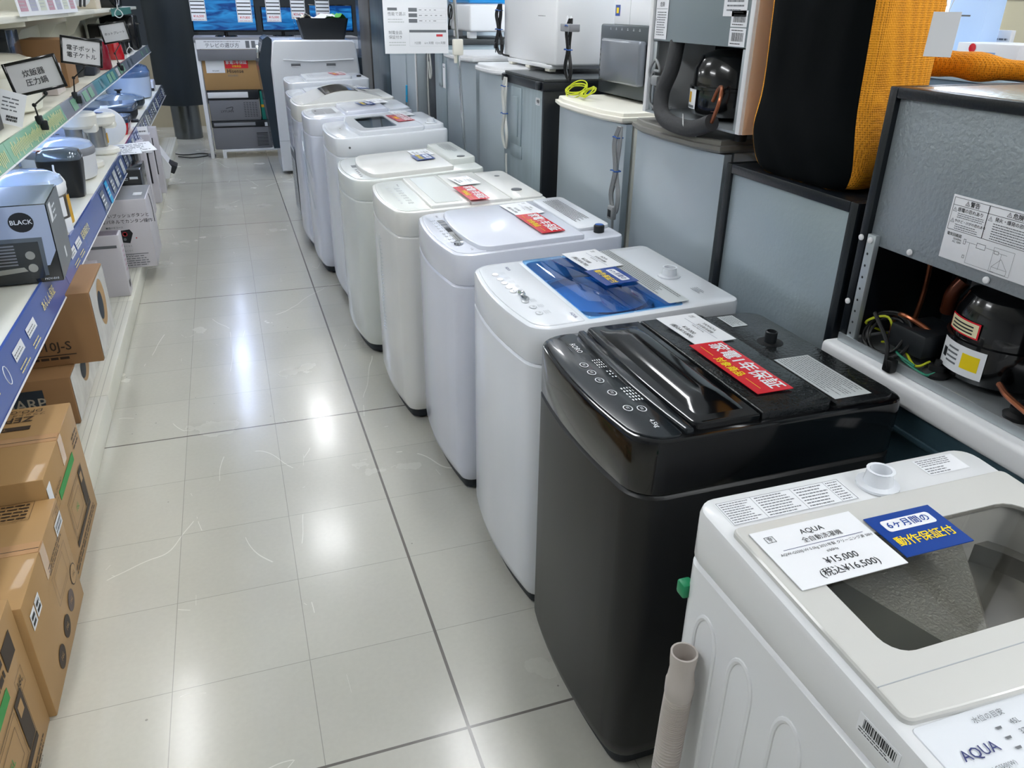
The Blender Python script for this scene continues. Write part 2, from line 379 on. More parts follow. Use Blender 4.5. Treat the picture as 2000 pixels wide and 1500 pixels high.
def red_card(loc,rz,label,wd=.255,ht=.082,M=None,group='red one year warranty cards'):
    a=MB(); a.box(-wd/2,wd/2,-ht/2,ht/2,0,.0015,redc)
    T=Matrix.Translation((0,0,.0016)); k=wd/.255
    a.text('家電1年保証',.043*k,T@Matrix.Translation((0,.013*k,0)),inkw,.015)
    a.text('対象商品',.024*k,T@Matrix.Translation((0,-.0235*k,0)),yel,.02)
    for s in (-1,1): a.quad((s*.085*k-.025*k,-.024*k,.0004),(s*.085*k+.025*k,-.024*k,.0004),(s*.085*k+.025*k,-.0228*k,.0004),(s*.085*k-.025*k,-.0228*k,.0004),yel,T)
    return solo(a,'warranty_card',label,'card',loc,rz,group,M)
def blue_card(loc,rz,label,wd=.13,ht=.085,M=None,group='blue six month warranty cards'):
    a=MB(); a.box(-wd/2,wd/2,-ht/2,ht/2,0,.0015,bluec)
    T=Matrix.Translation((0,0,.0016)); k=wd/.13
    P=rp(-.048*k,.048*k,.007*k,.033*k,.006*k); a.add([(x,y,.0004) for x,y in P],[tuple(range(len(P)))],paper,T)
    a.text('6ヶ月間の',.0185*k,T@Matrix.Translation((0,.020*k,.0004)),bluec,.01)
    a.text('動作保証付',.0225*k,T@Matrix.Translation((0,-.017*k,0)),yel,.013)
    return solo(a,'warranty_card',label,'card',loc,rz,group,M)
def on_top(x,y,z,yaw=0,slope=0):
    """matrix of a card lying on a washer that faces the aisle: text runs towards -Y, its top towards +X"""
    return Matrix.Translation((x,y,z))@Matrix.Rotation(-PI/2+yaw,4,'Z')@Matrix.Rotation(slope,4,'X')

# ---------------------------------------------------------------- washing machines
def washer(loc,W,D,zf,zb,zs,label,body,head,rz=0,bow=.025,r=.07,hole=None,rear=.03,eb=.009,group='washing machines in a row'):
    t=thing('washing_machine',label,'washing machine',loc,rz,group)
    Z=lambda x,y:zf+(zb-zf)*max(0,min(1,x/D))
    P=rp(0,D,0,W,(r,rear,rear,r),bow)
    a=MB(); a.loft([ring(inset(P,.035),.012),ring(inset(P,.03),.06)],foot); a.build('base',t)
    for fx in (.07,D-.07):
        for fy in (.07,W-.07):
            a=MB(); a.lathe([(.022,0),(.024,.006),(.018,.02)],rubber,14,o=(fx,fy,0)); a.build('foot',t)
    a=MB(); a.loft([ring(inset(P,.022),.05),ring(inset(P,.008),.075),ring(P,.11),ring(P,zs-.006),ring(inset(P,.004),zs-.003),ring(inset(P,.006),zs)],body); a.build('cabinet',t)
    P2=P; a=MB()
    R=[ring(inset(P,.006),zs),ring(inset(P,.003),zs+.002),ring(P2,zs+.007),ring(P2,lambda x,y:Z(x,y)-eb*1.3),ring(inset(P2,eb*.3),lambda x,y:Z(x,y)-eb*.4),ring(inset(P2,eb),Z)]
    if hole:
        H=rp(*hole[:4],.03); R+=[ring(H,Z),ring(inset(H,.004),lambda x,y:Z(x,y)-.01),ring(inset(H,.01),lambda x,y:Z(x,y)-.13)]
        a.loft(R,head,True,False); 
        a.loft([ring(inset(H,.0095),lambda x,y:Z(x,y)-.13),ring(inset(H,.06),lambda x,y:Z(x,y)-.135)],hole[4],False,True)
    else: a.loft(R,head)
    a.build('top_casing',t)
    return t,Z,P
def TopT(Z,x,y,h=0,D=.6):
    """frame on the sloping top: text right = -y, text up = +x"""
    s=(Z(.5,0)-Z(.1,0))/.4
    return frame((x,y,Z(x,y)+h),(0,-1,0),(1,0,s))
def panel_seg(t,Z,P,x0,x1,y0,y1,h,m,r=.02,bow=.02,name='control_panel',b=.002,h0=-.004):
    a=MB(); Q=rp(x0,x1,y0,y1,r,bow); slab(a,Q,Z,h0,h,b,m); return a,name,t
def button(mb,T,r=.008,m=ink2,m2=None):
    n=14; mb.add([(r*math.cos(2*PI*i/n),r*.75*math.sin(2*PI*i/n),.0006) for i in range(n)],[tuple(range(n))],m,T)
    if m2: mb.add([(r*.82*math.cos(2*PI*i/n),r*.6*math.sin(2*PI*i/n),.0009) for i in range(n)],[tuple(range(n))],m2,T)
def inlet(t,Z,x,y,h=0,m=white,cap=None):
    a=MB(); a.lathe([(.032,0),(.032,.004),(.022,.006),(.019,.026),(.021,.028),(.016,.028),(.014,.008)],m,20,o=(x,y,Z(x,y)+h))
    a.lathe([(.014,.008),(.006,.009)],cap or ink2,14,o=(x,y,Z(x,y)+h)); a.build('water_inlet',t)

# W1 black ------------------------------------------------------------
t,Z,P=washer((.62,1.05,0),.535,.60,.895,.895,.775,'black washing machine with gloss black lid and red warranty card, second from the camera',satin,black,bow=.024,r=.06,rear=.045,eb=.006)
a=MB(); slab(a,rp(.008,.088,.012,.523,(.055,.012,.012,.055),.024),Z,-.002,.004,.002,blackp)
def PT(x,y,h=.0045): return TopT(Z,x,y,h)
a.text('RORO',.019,PT(.055,.435),inkw); a.lines(PT(.04,.435),-.015,.015,-.002,.002,1,ink2)
a.text('4.5kg',.015,PT(.055,.065),inkw)
for yy in (.31,.285,.26,.20,.14,.10):
    pass
for i,(x,y) in enumerate(((.035,.345),(.035,.305),(.035,.265),(.035,.205),(.06,.125),(.035,.135))):
    button(a,PT(x,y),.0125,inkw,blackp); a.lines(PT(x,y,.0053),-.005,.005,-.003,.003,2,inkw,seed=i)
for k in range(4): a.lines(PT(.072,.36-.012*k),-.004,.004,-.012,.014,5,inkw,th=.45,seed=k+3)
for k in range(3): a.lines(PT(.074,.30-.014*k),-.004,.004,-.008,.012,3,inkw,th=.45,seed=k+30)
for k in range(5): a.lines(PT(.07,.215-.013*k),-.0045,.0045,-.012,.02,5,inkw,th=.5,seed=k+50)
a.build('control_panel',t)
# lid: front folding half (domed gloss) and rear textured half
a=MB(); slab(a,rp(.094,.112,.016,.519,(.008,.004,.004,.008),.014),Z,-.002,.011,.005,blackp)
L1=rp(.113,.255,.018,.517,(.018,.004,.004,.018),.008); slab(a,L1,Z,-.004,.018,.006,black)
n=14; rings=[]
for i in range(n+1):
    u=i/n; x=.128+u*.112; rings.append([(x,y,Z(x,y)+.018-(.002 if 0<s<1 else 0)+(.018*math.sin(PI*u)**.7)*(min(1,min(s,1-s)*9)) if 0<u<1 else Z(x,y)+.016) for s,y in ((q/16,.045+.445*q/16) for q in range(17))])
a.loft(rings,black,False,False,closed=False); a.build('front_lid_panel',t)
a=MB(); slab(a,rp(.258,.425,.018,.517,(.004,.02,.02,.004)),Z,-.004,.018,.005,blackt); a.build('rear_lid_panel',t)
a=MB(); slab(a,rp(.435,.588,.02,.515,(.01,.035,.035,.01)),Z,-.004,.006,.003,blackt); a.build('rear_console',t)
a=MB(); T=TopT(Z,.49,.14,.0068); a.add([(-.10,-.045,0),(.10,-.045,0),(.10,.045,0),(-.10,.045,0)],[(0,1,2,3)],lightgrey,T); a.lines(T,-.095,.095,-.04,.04,12,ink2,cw=.006,seed=4); a.build('sticker',t)['label']='large pale grey sticker of fine print'
a=MB(); T=TopT(Z,.49,.47,.0068); a.add([(-.035,-.022,0),(.035,-.022,0),(.035,.022,0),(-.035,.022,0)],[(0,1,2,3)],lightgrey,T); a.lines(T,-.03,.03,-.018,.018,6,ink2,cw=.004,seed=5); a.build('sticker',t)['label']='small pale grey sticker'
a=MB(); a.lathe([(.03,.002),(.03,.0065),(.026,.007)],rubber,20,o=(.5,.33,Z(0,0))); a.lathe([(.014,.006),(.014,.032),(.011,.034),(.009,.02)],dark,16,o=(.5,.33,Z(0,0))); a.build('water_inlet',t)
price_card(0,0,'white price card on the black washing machine, partly under a red card','YAMADA','YWM-T45H1 4.5kg','¥18,000','(税込¥19,800)',.175,.108,M=on_top(.975,1.475,.9155,.04))
red_card(0,0,'red warranty card lying on the black washing machine lid',.255,.084,M=on_top(.95,1.258,.917,.01))

# W2 blue lid ---------------------------------------------------------
t,Z,P=washer((.63,1.62,0),.54,.575,.895,.915,.795,'white washing machine with a transparent blue lid and blue card, wrapped in film',white,white,bow=.03,r=.05,hole=(.15,.41,.03,.51,bluein))
a=MB(); slab(a,rp(.012,.135,.014,.526,(.042,.008,.008,.042),.028),Z,-.002,.0025,.002,white)
PT=lambda x,y,h=.003:TopT(Z,x,y,h)
a.text('AQUA',.013,PT(.085,.465),inkblue); a.text('AQUA',.013,PT(.12,.055),inkblue)
for i,(x,y) in enumerate(((.035,.43),(.035,.385),(.036,.35),(.036,.31),(.036,.275),(.04,.19),(.045,.145),(.045,.10))):
    button(a,PT(x,y),.013,seam,white); a.lines(PT(x+.002,y,.004),-.006,.006,-.003,.003,2,ink2,seed=i); a.lines(PT(x+.022,y),-.012,.012,-.008,.008,4,seam,seed=i+9)
a.tube([(-.028,0,.004),(-.01,.006,.006),(.008,-.002,.006),(.03,.004,.004)],.006,chrome,8,4,PT(.045,.225)); a.build('control_panel',t)
# interior: inner lid and drum edge
a=MB(); H=rp(.165,.395,.05,.49,.03); slab(a,H,Z,-.075,-.055,.006,bluein)
a.lathe([(.17,-.055),(.165,-.03),(.15,-.03),(.145,-.07),(.03,-.08)],chrome,32,o=(.28,.27,.9)); a.build('washing_drum',t)
a=MB(); slab(a,rp(.148,.275,.022,.518,.006,.0),Z,-.002,.006,.003,blue,True); slab(a,rp(.277,.412,.022,.518,.006),Z,-.002,.006,.003,blue,True)
a.build('lid',t)['label']='transparent blue folding lid'
a=MB(); slab(a,rp(.375,.435,.03,.51,.006),Z,.006,.0068,0,lightgrey); T=TopT(Z,.405,.27,.0072); a.lines(T,-.235,.235,-.026,.026,7,ink2,cw=.005,th=.4,seed=8)
T=TopT(Z,.50,.10,.002); a.lines(T,-.02,.03,-.012,.012,4,ink2,cw=.004,seed=2); a.build('sticker',t)
inlet(t,Z,.49,.235,-.001)
price_card(0,0,'white price card on the blue lidded washing machine','AQUA','AQW-S45 4.5kg','¥17,000','(税込¥18,700)',.175,.115,M=on_top(.968,2.05,.917,.06,.03))
blue_card(0,0,'blue warranty card lying on the transparent blue washing machine lid',.135,.10,M=on_top(.955,1.89,.917,.04,.03))

# W3 lavender lid ------------------------------------------------------
t,Z,P=washer((.615,2.27,0),.56,.575,.893,.918,.79,'white washing machine with raised pale lavender lid and red card',lav,lav,bow=.03,r=.05)
a=MB(); slab(a,rp(.012,.10,.014,.546,(.042,.008,.008,.05),.026),Z,-.002,.0025,.002,lav)
PT=lambda x,y,h=.003:TopT(Z,x,y,h)
for i in range(9): button(a,PT(.022,.44-.036*i),.007,ink2,white); a.lines(PT(.034,.44-.036*i),-.008,.008,-.003,.003,1,ink2,seed=i)
for i in range(6): a.quad((-.006,-.012,.0006),(.006,-.012,.0006),(.006,.012,.0006),(-.006,.012,.0006),ink2 if i%2 else stain,PT(.052,.43-.02*i))
a.quad((-.055,-.014,.0006),(.055,-.014,.0006),(.055,.016,.0006),(-.055,.016,.0006),stain,PT(.052,.215)); a.quad((-.024,-.010,.001),(.024,-.010,.001),(.024,.012,.001),(-.024,.012,.001),ink,PT(.05,.295))
a.lines(PT(.05,.2,.004),-.035,.035,-.008,.008,2,ink2,cw=.006)
a.lathe([(.016,.002),(.015,.008),(.008,.009)],chrome,16,T=PT(.035,.12)); a.text('4.5kg',.011,PT(.06,.05),ink2); a.text('Haier',.012,PT(.055,.49),ink); a.build('control_panel',t)
a=MB(); slab(a,rp(.085,.435,.012,.515,(.035,.012,.012,.035),.028),Z,.0,.017,.006,lav,True); a.build('lid',t)['label']='pale lavender lid'
a=MB(); slab(a,rp(.445,.57,.1,.55,(.02,.03,.03,.02)),Z,-.004,.012,.006,white); T=TopT(Z,.50,.33,.0125); a.lines(T,-.17,.17,-.03,.035,8,ink,cw=.005,th=.4,seed=9); a.build('rear_console',t)
a=MB(); a.lathe([(.018,0),(.018,.022),(.014,.026)],dark,18,o=(.51,.07,Z(.5,0))); a.lathe([(.0145,.0262),(.01,.0265)],bluetie,14,o=(.51,.07,Z(.5,0))); a.build('water_inlet',t)
price_card(0,0,'white price card on the pale lavender washing machine lid','Haier','JW-U45 4.5kg','¥15,000','(税込¥16,500)',.175,.108,M=on_top(.965,2.665,.9295,.06,.04))
red_card(0,0,'red warranty card on the pale lavender washing machine lid',.25,.082,M=on_top(.955,2.455,.9300,.02,.04))

# W4 warm white --------------------------------------------------------
t,Z,P=washer((.55,2.86,0),.58,.60,.895,.915,.80,'warm white washing machine with flat folding lid and red card',warm,warm,bow=.03,r=.055)
a=MB(); slab(a,rp(.012,.125,.014,.566,(.046,.008,.008,.055),.028),Z,-.002,.0025,.002,gwhite)
PT=lambda x,y,h=.003:TopT(Z,x,y,h); a.text('Panasonic',.012,PT(.09,.46),ink)
for i in range(7): button(a,PT(.04,.44-.05*i),.006,seam); a.lines(PT(.075,.40-.045*i),-.012,.012,-.012,.012,4,ink2,seed=i)
a.build('control_panel',t)
a=MB(); slab(a,rp(.13,.285,.02,.56,.006,.0),Z,-.002,.012,.005,warm); slab(a,rp(.155,.265,.05,.53,.01),Z,.012,.0135,0,gwhite); a.build('front_lid_panel',t)
a=MB(); slab(a,rp(.287,.45,.02,.56,.006),Z,-.002,.012,.005,warm); a.build('rear_lid_panel',t)
a=MB(); slab(a,rp(.456,.59,.02,.56,(.006,.03,.03,.006)),Z,-.002,.008,.004,warm); a.lathe([(.022,.008),(.022,.012),(.015,.013)],ink2,16,o=(.52,.16,Z(.5,0))); a.lathe([(.012,.008),(.012,.01),(.009,.011)],ink2,16,o=(.53,.45,Z(.5,0))); a.build('rear_console',t)
a=MB(); 
for k in range(26):
    z=.74-.016*k; yy=.25+.01*math.sin(k*.8); a.tube([(-.029,yy+.05,z),(-.031,yy+.03,z-.01),(-.029,yy+.0,z-.004)],.0018,clear,4,1)
a.build('film_label',t)
price_card(0,0,'white price card on the warm white washing machine','Panasonic','NA-F50 5.0kg','¥19,000','(税込¥20,900)',.16,.09,M=on_top(.905,3.225,.926,.1,.03))
red_card(0,0,'red warranty card on the warm white washing machine',.24,.08,M=on_top(.868,2.99,.926,.02,.03))

# W5 pale grey ---------------------------------------------------------
t,Z,P=washer((.515,3.60,0),.62,.60,.868,.905,.775,'pale greenish white washing machine with wide raised lid and blue card',gwhite,gwhite,bow=.045,r=.07)
a=MB(); slab(a,rp(.012,.11,.02,.60,(.06,.008,.008,.07),.04),Z,-.002,.003,.002,lightgrey)
PT=lambda x,y,h=.0035:TopT(Z,x,y,h)
a.quad((-.03,-.014,.0005),(.03,-.014,.0005),(.03,.014,.0005),(-.03,.014,.0005),ink2,PT(.035,.35))
for i in range(5): button(a,PT(.03,.26-.04*i),.009,ink2)
a.build('control_panel',t)
a=MB(); slab(a,rp(.075,.455,.018,.535,(.045,.012,.012,.045),.035),Z,.0,.022,.007,warm,True); a.build('lid',t)['label']='glossy white raised lid'
a=MB(); slab(a,rp(.46,.595,.13,.6,(.01,.02,.02,.01)),Z,-.004,.03,.008,gwhite); T=TopT(Z,.53,.4,.031); a.lines(T,-.15,.1,-.03,.03,6,ink2,cw=.006,seed=9); a.lathe([(.02,0),(.02,.004),(.01,.005)],ink2,16,o=(.53,.17,Z(.5,0)+.03)); a.build('rear_console',t)
a=MB(); a.lines(frame((-.045,.33,.71),(0,-1,0),(0,0,1)),-.05,.05,-.018,.018,3,clear,seed=3); a.build('emblem',t)
price_card(0,0,'white price card on the raised lid of the pale grey washing machine','SHARP','ES-GE5 5.5kg','¥18,000','(税込¥19,800)',.16,.1,M=on_top(.895,4.0,.917,.05,.055))
blue_card(0,0,'blue warranty card on the raised lid of the pale grey washing machine',.135,.09,M=on_top(.877,3.865,.918,.04,.055))

# W6 taller with grey window ------------------------------------------
t,Z,P=washer((.52,4.28,0),.66,.60,.955,.99,.86,'tall white washing machine with grey window in its lid and red card',white,white,bow=.03,r=.06,hole=(.18,.40,.06,.58,bluein))
a=MB(); slab(a,rp(.012,.12,.02,.64,(.05,.008,.008,.05),.026),Z,-.002,.0025,.002,white)
PT=lambda x,y,h=.003:TopT(Z,x,y,h)
a.quad((-.03,-.012,.0005),(.03,-.012,.0005),(.03,.012,.0005),(-.03,.012,.0005),lightgrey,PT(.06,.33)); a.quad((-.008,-.003,.001),(.008,-.003,.001),(.008,.003,.001),(-.008,.003,.001),ink,PT(.06,.34))
for i in range(6): button(a,PT(.04,.24-.03*i),.006,seam)
a.build('control_panel',t)
a=MB(); Q=rp(.13,.47,.015,.645,(.03,.02,.02,.03),.03); Hh=rp(.165,.34,.1,.56,(.05,.02,.02,.05))
zf=lambda h:(lambda x,y:Z(x,y)+h)
a.loft([ring(Q,zf(0)),ring(Q,zf(.02)),ring(inset(Q,.006),zf(.026)),ring(Hh,zf(.026)),ring(Hh,zf(.018))],white,False,False); fr=a.build('lid',t)
a=MB(); slab(a,Hh,Z,.018,.022,0,greyglass,True); a.build('lid_window',fr)['label']='grey see-through window'
a=MB(); slab(a,rp(.475,.595,.06,.6,(.01,.03,.03,.01)),Z,-.004,.02,.008,white); a.build('rear_console',t); inlet(t,Z,.53,.12,.02)
a=MB(); a.lathe([(.006,0),(.006,.003),(.003,.004)],ink2,12,T=frame((.06,-.0005,.91),(1,0,0),(0,0,1))); a.build('side_screw',t)
price_card(0,0,'white price card behind the grey lid window of the tall washing machine','HITACHI','BW-V70 7.0kg','¥29,000','(税込¥31,900)',.22,.1,M=on_top(.975,4.83,1.0085,.1,.04))
red_card(0,0,'red warranty card on the tall washing machine with grey lid window',.27,.095,M=on_top(.925,4.63,1.0085,.08,.04))

# W7 with LCD panel -----------------------------------------------------
t,Z,P=washer((.46,4.98,0),.52,.62,.97,1.01,.87,'white washing machine with two grey display panes on its control panel and small blue card',lav,lav,bow=.03,r=.06)
a=MB(); slab(a,rp(.012,.2,.02,.50,(.05,.008,.008,.05),.026),Z,-.002,.003,.002,white)
PT=lambda x,y,h=.0035:TopT(Z,x,y,h)
for (x0,x1) in ((.04,.105),(.11,.17)):
    a.add([(x,y,.0006) for x,y in ((-.14,x0-.1),(.12,x0-.1),(.12,x1-.1),(-.14,x1-.1))],[(0,1,2,3)],grey,PT(.1,.27))
a.quad((-.02,-.006,.001),(.02,-.006,.001),(.02,.006,.001),(-.02,.006,.001),ink,PT(.06,.33)); a.build('control_panel',t)
a=MB(); slab(a,rp(.21,.47,.02,.5,(.02,.015,.015,.02),.0),Z,-.002,.022,.01,lav); a.build('lid',t)
a=MB(); slab(a,rp(.48,.61,.03,.49,(.01,.03,.03,.01)),Z,-.004,.012,.006,white); a.build('rear_console',t)
a=MB()
for k,(y0,z0,y1,z1) in enumerate(((.42,.85,.12,.5),(.38,.8,.08,.42),(.45,.7,.2,.35),(.3,.86,.05,.62))): a.tube([(-.029,y0,z0),(-.034,(y0+y1)/2+.02,(z0+z1)/2),(-.02,y1,z1)],.003,clear,5,5)
a.build('wrapping_film',t)['label']='creases of clear wrapping film'
blue_card(0,0,'blue warranty card on the washing machine with two grey display panes',.14,.1,M=on_top(.83,5.25,1.022,.1,.05))
price_card(0,0,'white price card on the washing machine with two grey display panes','TOSHIBA','AW-8D 8.0kg','¥32,000','(税込¥35,200)',.2,.1,M=on_top(.92,5.34,1.025,.1,.05))

# W8 with bronze arched lid ---------------------------------------------
t,Z,P=washer((.44,5.54,0),.58,.64,.985,1.03,.88,'white washing machine with an arched lid of bronze glass, wrapped in film',lav,warm,bow=.03,r=.06)
a=MB(); n=12
def arch(x0,x1,y0,y1,h,m,lift):
    rings=[]
    for i in range(n+1):
        x=x0+(x1-x0)*i/n; u=(x-.05)/.5; zz=Z(x,0)+h*math.sin(PI*max(0,min(1,u)))+lift
        rings.append([(x,y0,zz),(x,y1,zz)])
    V=[p for r in rings for p in r]; a.add(V,[(2*i,2*i+2,2*i+3,2*i+1) for i in range(n)],m)
    V2=[(p[0],y0,Z(p[0],0)) for r in rings for p in (r[0],)]+[r[0] for r in rings]; k=n+1
    a.add(V2,[(i,i+1,k+i+1,k+i) for i in range(n)],m)
arch(.02,.56,.02,.56,.06,warm,.002); lid=a.build('lid',t); a=MB(); arch(.18,.40,.06,.5,.06,brown,.005); a.build('lid_window',lid)['label']='bronze glass window'
a=MB(); slab(a,rp(.012,.11,.02,.56,(.05,.008,.008,.05),.026),Z,-.002,.004,.002,warm); a.build('control_panel',t)
a=MB(); a.add([(-.08,-.04,0),(.08,-.04,0),(.08,.04,0),(-.08,.04,0)],[(0,1,2,3)],paper); a.quad((0,-.04,.0005),(.08,-.04,.0005),(.08,.04,.0005),(0,.04,.0005),bluec); a.lines(Matrix(),-.07,-.01,-.03,.03,4,ink)
solo(a,'price_card','white and blue price card on the arched bronze washing machine lid','price card',M=on_top(.9,5.8,1.066,.1,-.05))

# W9 narrow wrapped machine with info sheet -------------------------------
t,Z,P=washer((.46,6.30,0),.62,.60,.955,.985,.86,'white washing machine with a grey printed sheet wrapped to its front',lav,lav,bow=.02,r=.05)
a=MB(); slab(a,rp(.012,.11,.02,.6,(.05,.008,.008,.05),.018),Z,-.002,.004,.002,white); a.build('control_panel',t)
a=MB(); slab(a,rp(.13,.45,.03,.59,.02),Z,-.002,.012,.006,white); a.build('lid',t)
a=MB(); T=frame((-.026,.2,.33),(0,-1,0),(0,0,1)); a.box(-.17,.17,-.25,.25,-.001,.001,lightgrey,T=T); a.box(-.16,.16,.17,.23,.001,.0015,ink2,T=T); a.lines(T@Matrix.Translation((0,0,.0012)),-.15,.15,-.23,.15,16,ink2,cw=.02,seed=7); a.build('printed_sheet',t)['label']='grey printed product sheet'

# W10 far machine ----------------------------------------------------------
t,Z,P=washer((.50,7.0,0),.62,.66,1.0,1.03,.90,'farthest white top loading machine, pink card on its lid, before the dark fronted drum machine',white,white,bow=.02,r=.05)
a=MB(); slab(a,rp(.012,.13,.02,.6,(.05,.008,.008,.05),.018),Z,-.002,.004,.002,white); button(a,TopT(Z,.06,.3,.0045),.012,ink2); a.build('control_panel',t)
a=MB(); slab(a,rp(.14,.52,.04,.58,.03),Z,-.002,.022,.01,white); a.lines(TopT(Z,.2,.3,.0225),-.1,.1,-.03,.03,3,ink2,cw=.02); a.build('lid',t)
a=MB(); a.lathe([(.02,0),(.02,.012),(.012,.013)],ink,14,o=(.6,.2,1.027)); a.build('water_inlet',t)
red_card(0,0,'faded red card on the farthest top loading washing machine',.26,.1,M=on_top(.93,7.33,1.044,.1,.04))

# W0 AQUA near --------------------------------------------------------------
t,Z,P=washer((1.09,.235,0),.52,.58,.918,.946,.853,'white washing machine nearest the camera with smoked window lid, facing the camera',aqw,aqw,rz=PI/2,bow=.01,r=.04,rear=.035,hole=(.20,.43,.05,.47,tub))
PT=lambda x,y,h=.003:TopT(Z,x,y,h)
a=MB(); slab(a,rp(.012,.166,.015,.505,(.03,.006,.006,.03),.008),Z,-.006,.002,.002,white)
a.text('AQUA',.0165,PT(.122,.458),inkblue,.006); a.text('AQW-GS50J(W)',.0065,PT(.102,.455),ink2)
a.text('水位の目安',.0085,PT(.152,.415),ink2)
for i,s in enumerate(('45L','37L','30L','16L')): a.text(s,.0085,PT(.139-.012*i,.392),ink2); a.quad((-.004,-.002,.0005),(.004,-.002,.0005),(.003,-.005,.0005),(-.003,-.005,.0005),ink2,PT(.141-.012*i,.416))
for i in range(4): button(a,PT(.06,.23-.05*i),.014,ink2,white)
a.build('control_panel',t)
# tub interior with silver flap
a=MB(); b0=lambda h:(lambda x,y:Z(x,y)+h)
a.add([(.425,.40,Z(0,0)-.012),(.41,.17,Z(0,0)-.012),(.215,.31,Z(0,0)-.03)],[(0,1,2)],tubsil)
a.add([(.425,.40,Z(0,0)-.012),(.215,.31,Z(0,0)-.03),(.21,.44,Z(0,0)-.075)],[(0,1,2)],tub)
a.add([(.41,.17,Z(0,0)-.012),(.425,.165,Z(0,0)-.03),(.21,.305,Z(0,0)-.035),(.215,.31,Z(0,0)-.03)],[(0,1,2,3)],lidgrey)
a.lathe([(.2,-.09),(.19,-.06),(.17,-.06),(.165,-.1),(.03,-.12)],stain,36,o=(.31,.25,.945)); a.build('inner_lid',t)
a=MB(); Q=rp(.170,.497,.012,.508,(.012,.012,.012,.012),.008); Hh=rp(.244,.43,.06,.455,(.03,.04,.04,.03))
a.loft([ring(Q,b0(-.006)),ring(Q,b0(.006)),ring(inset(Q,.002),b0(.0085)),ring(inset(Q,.004),b0(.009))],lidgrey,False,False)
a.loft([ring(inset(Q,.004),b0(.009)),ring(Hh,b0(.009)),ring(Hh,b0(.002))],lidgrey,False,False)
slab(a,rp(.214,.2152,.014,.506,.0003),Z,.008,.0094,0,seam)
lid=a.build('lid',t); a=MB(); slab(a,Hh,Z,.003,.0075,0,smoke,True); a.build('lid_window',lid)['label']='smoked clear window'
a=MB(); T=TopT(Z,.535,.395,.0006); 
a.add([(-.1,-.026,0),(.12,-.026,0),(.12,.026,0),(-.1,.026,0)],[(0,1,2,3)],paper,T)
for q in ((-.098,.118,.0245,.0252),(-.098,.118,-.0252,-.0245),(-.098,-.0973,-.025,.025),(.117,.118,-.025,.025),(-.04,-.0394,-.025,.025),(.03,.0306,-.025,.025),(.09,.0906,-.025,.025)): a.quad((q[0],q[2],.0003),(q[1],q[2],.0003),(q[1],q[3],.0003),(q[0],q[3],.0003),ink2,T)
a.lines(T,-.095,-.045,-.023,.023,9,ink2,cw=.003,seed=1); a.lines(T,-.035,.027,-.023,.023,8,ink2,cw=.003,seed=2); a.lines(T,.035,.087,-.023,.023,7,ink2,cw=.003,seed=3); a.lines(T,.093,.115,-.023,.023,8,ink2,cw=.003,seed=4); a.build('sticker',t)['label']='long white instruction sticker'
a=MB(); T=TopT(Z,.545,.085,.0006); a.add([(-.04,-.02,0),(.04,-.02,0),(.04,.02,0),(-.04,.02,0)],[(0,1,2,3)],paper,T); a.lines(T,-.037,.037,0,.019,4,ink2,cw=.004,seed=5); a.lines(T,-.037,.01,-.019,-.002,3,ink2,cw=.004,seed=6)
a.build('sticker',t)['label']='small white notice sticker'
inlet(t,Z,.53,.225,0,white,stain)
# side ridges, barcode, hose
a=MB()
for yc in (.50,.41,.305,.20,.1):
    T=frame((yc,.52,0),(1,0,0),(0,0,1))
    zt,hw=.785,.027
    pts=[(yc-hw,.5165,.12),(yc-hw,.5165,.4)]+[(yc-hw*math.cos(PI*q/12),.5165,zt-.05+.05*math.sin(PI*q/12)) for q in range(13)]+[(yc+hw,.5165,.4),(yc+hw,.5165,.12)]
    a.tube(pts,.0062,aqw,10,1)
a.build('side_panel_ridge',t)
a=MB(); T=frame((.185,.5206,.893),(-1,0,0),(0,0,1)); a.box(-.03,.03,-.013,.013,-.0005,.0002,paper,T=T)
R=random.Random(3); x=-.022
while x<.026:
    wd=R.choice((.0006,.0012,.0018)); a.quad((x,-.003,.0005),(x+wd,-.003,.0005),(x+wd,.010,.0005),(x,.010,.0005),ink,T); x+=wd+R.choice((.0008,.0014))
a.lines(T,-.027,.027,-.012,-.004,2,ink,cw=.003,seed=2); a.build('barcode_sticker',t)
hx,hy=.545,.565   # local x (depth) , local y (side)
pts=[(.44,.578,.03),(.475,.570,.22),(.50,.558,.40),(.508,.550,.55),(.508,.547,.635)]
a=MB(); a.tube(pts,.019,hosem,16,84,rf=lambda u,i:.0188+(.0034 if i%4 in (1,2) else -.0004)); 
top=Vector(pts[-1]); 
a.lathe([(.021,-.012),(.0215,.004),(.0225,.008),(.0225,.03),(.021,.034),(.019,.055),(.0205,.075),(.0208,.088),(.0178,.088),(.0168,.055),(.0,.055)],hosem,22,o=tuple(top))
h=a.build('drain_hose',t); h['label']='beige ribbed drain hose with open end cap'
a=MB(); a.tube([(.508,.530,.685),(.52,.525,.688),(.53,.521,.685)],.006,hosem,8,3); a.lathe([(.008,0),(.007,.001)],ink,12,T=frame((.53,.5205,.685),(-1,0,0),(0,0,1))); a.build('hose_hook',h)
a=MB(); a.box(.56,.582,.505,.5265,.775,.80,greencard,.004); a.build('side_tab',t)['label']='small green plastic tab'
price_card(0,0,'large white price card on the washing machine nearest the camera','AQUA','AQW-GS50J-W 5.0kg 2021年製 クリーニング済 50H\nz/60Hz','¥15,000','(税込¥16,500)',.168,.114,M=Matrix.Translation((.681,.655,.9485))@Matrix.Rotation(.01,4,'Z')@Matrix.Rotation(.045,4,'X'))
blue_card(0,0,'blue warranty card on the washing machine nearest the camera',.115,.083,M=Matrix.Translation((.828,.648,.9495))@Matrix.Rotation(.0,4,'Z')@Matrix.Rotation(.045,4,'X'))
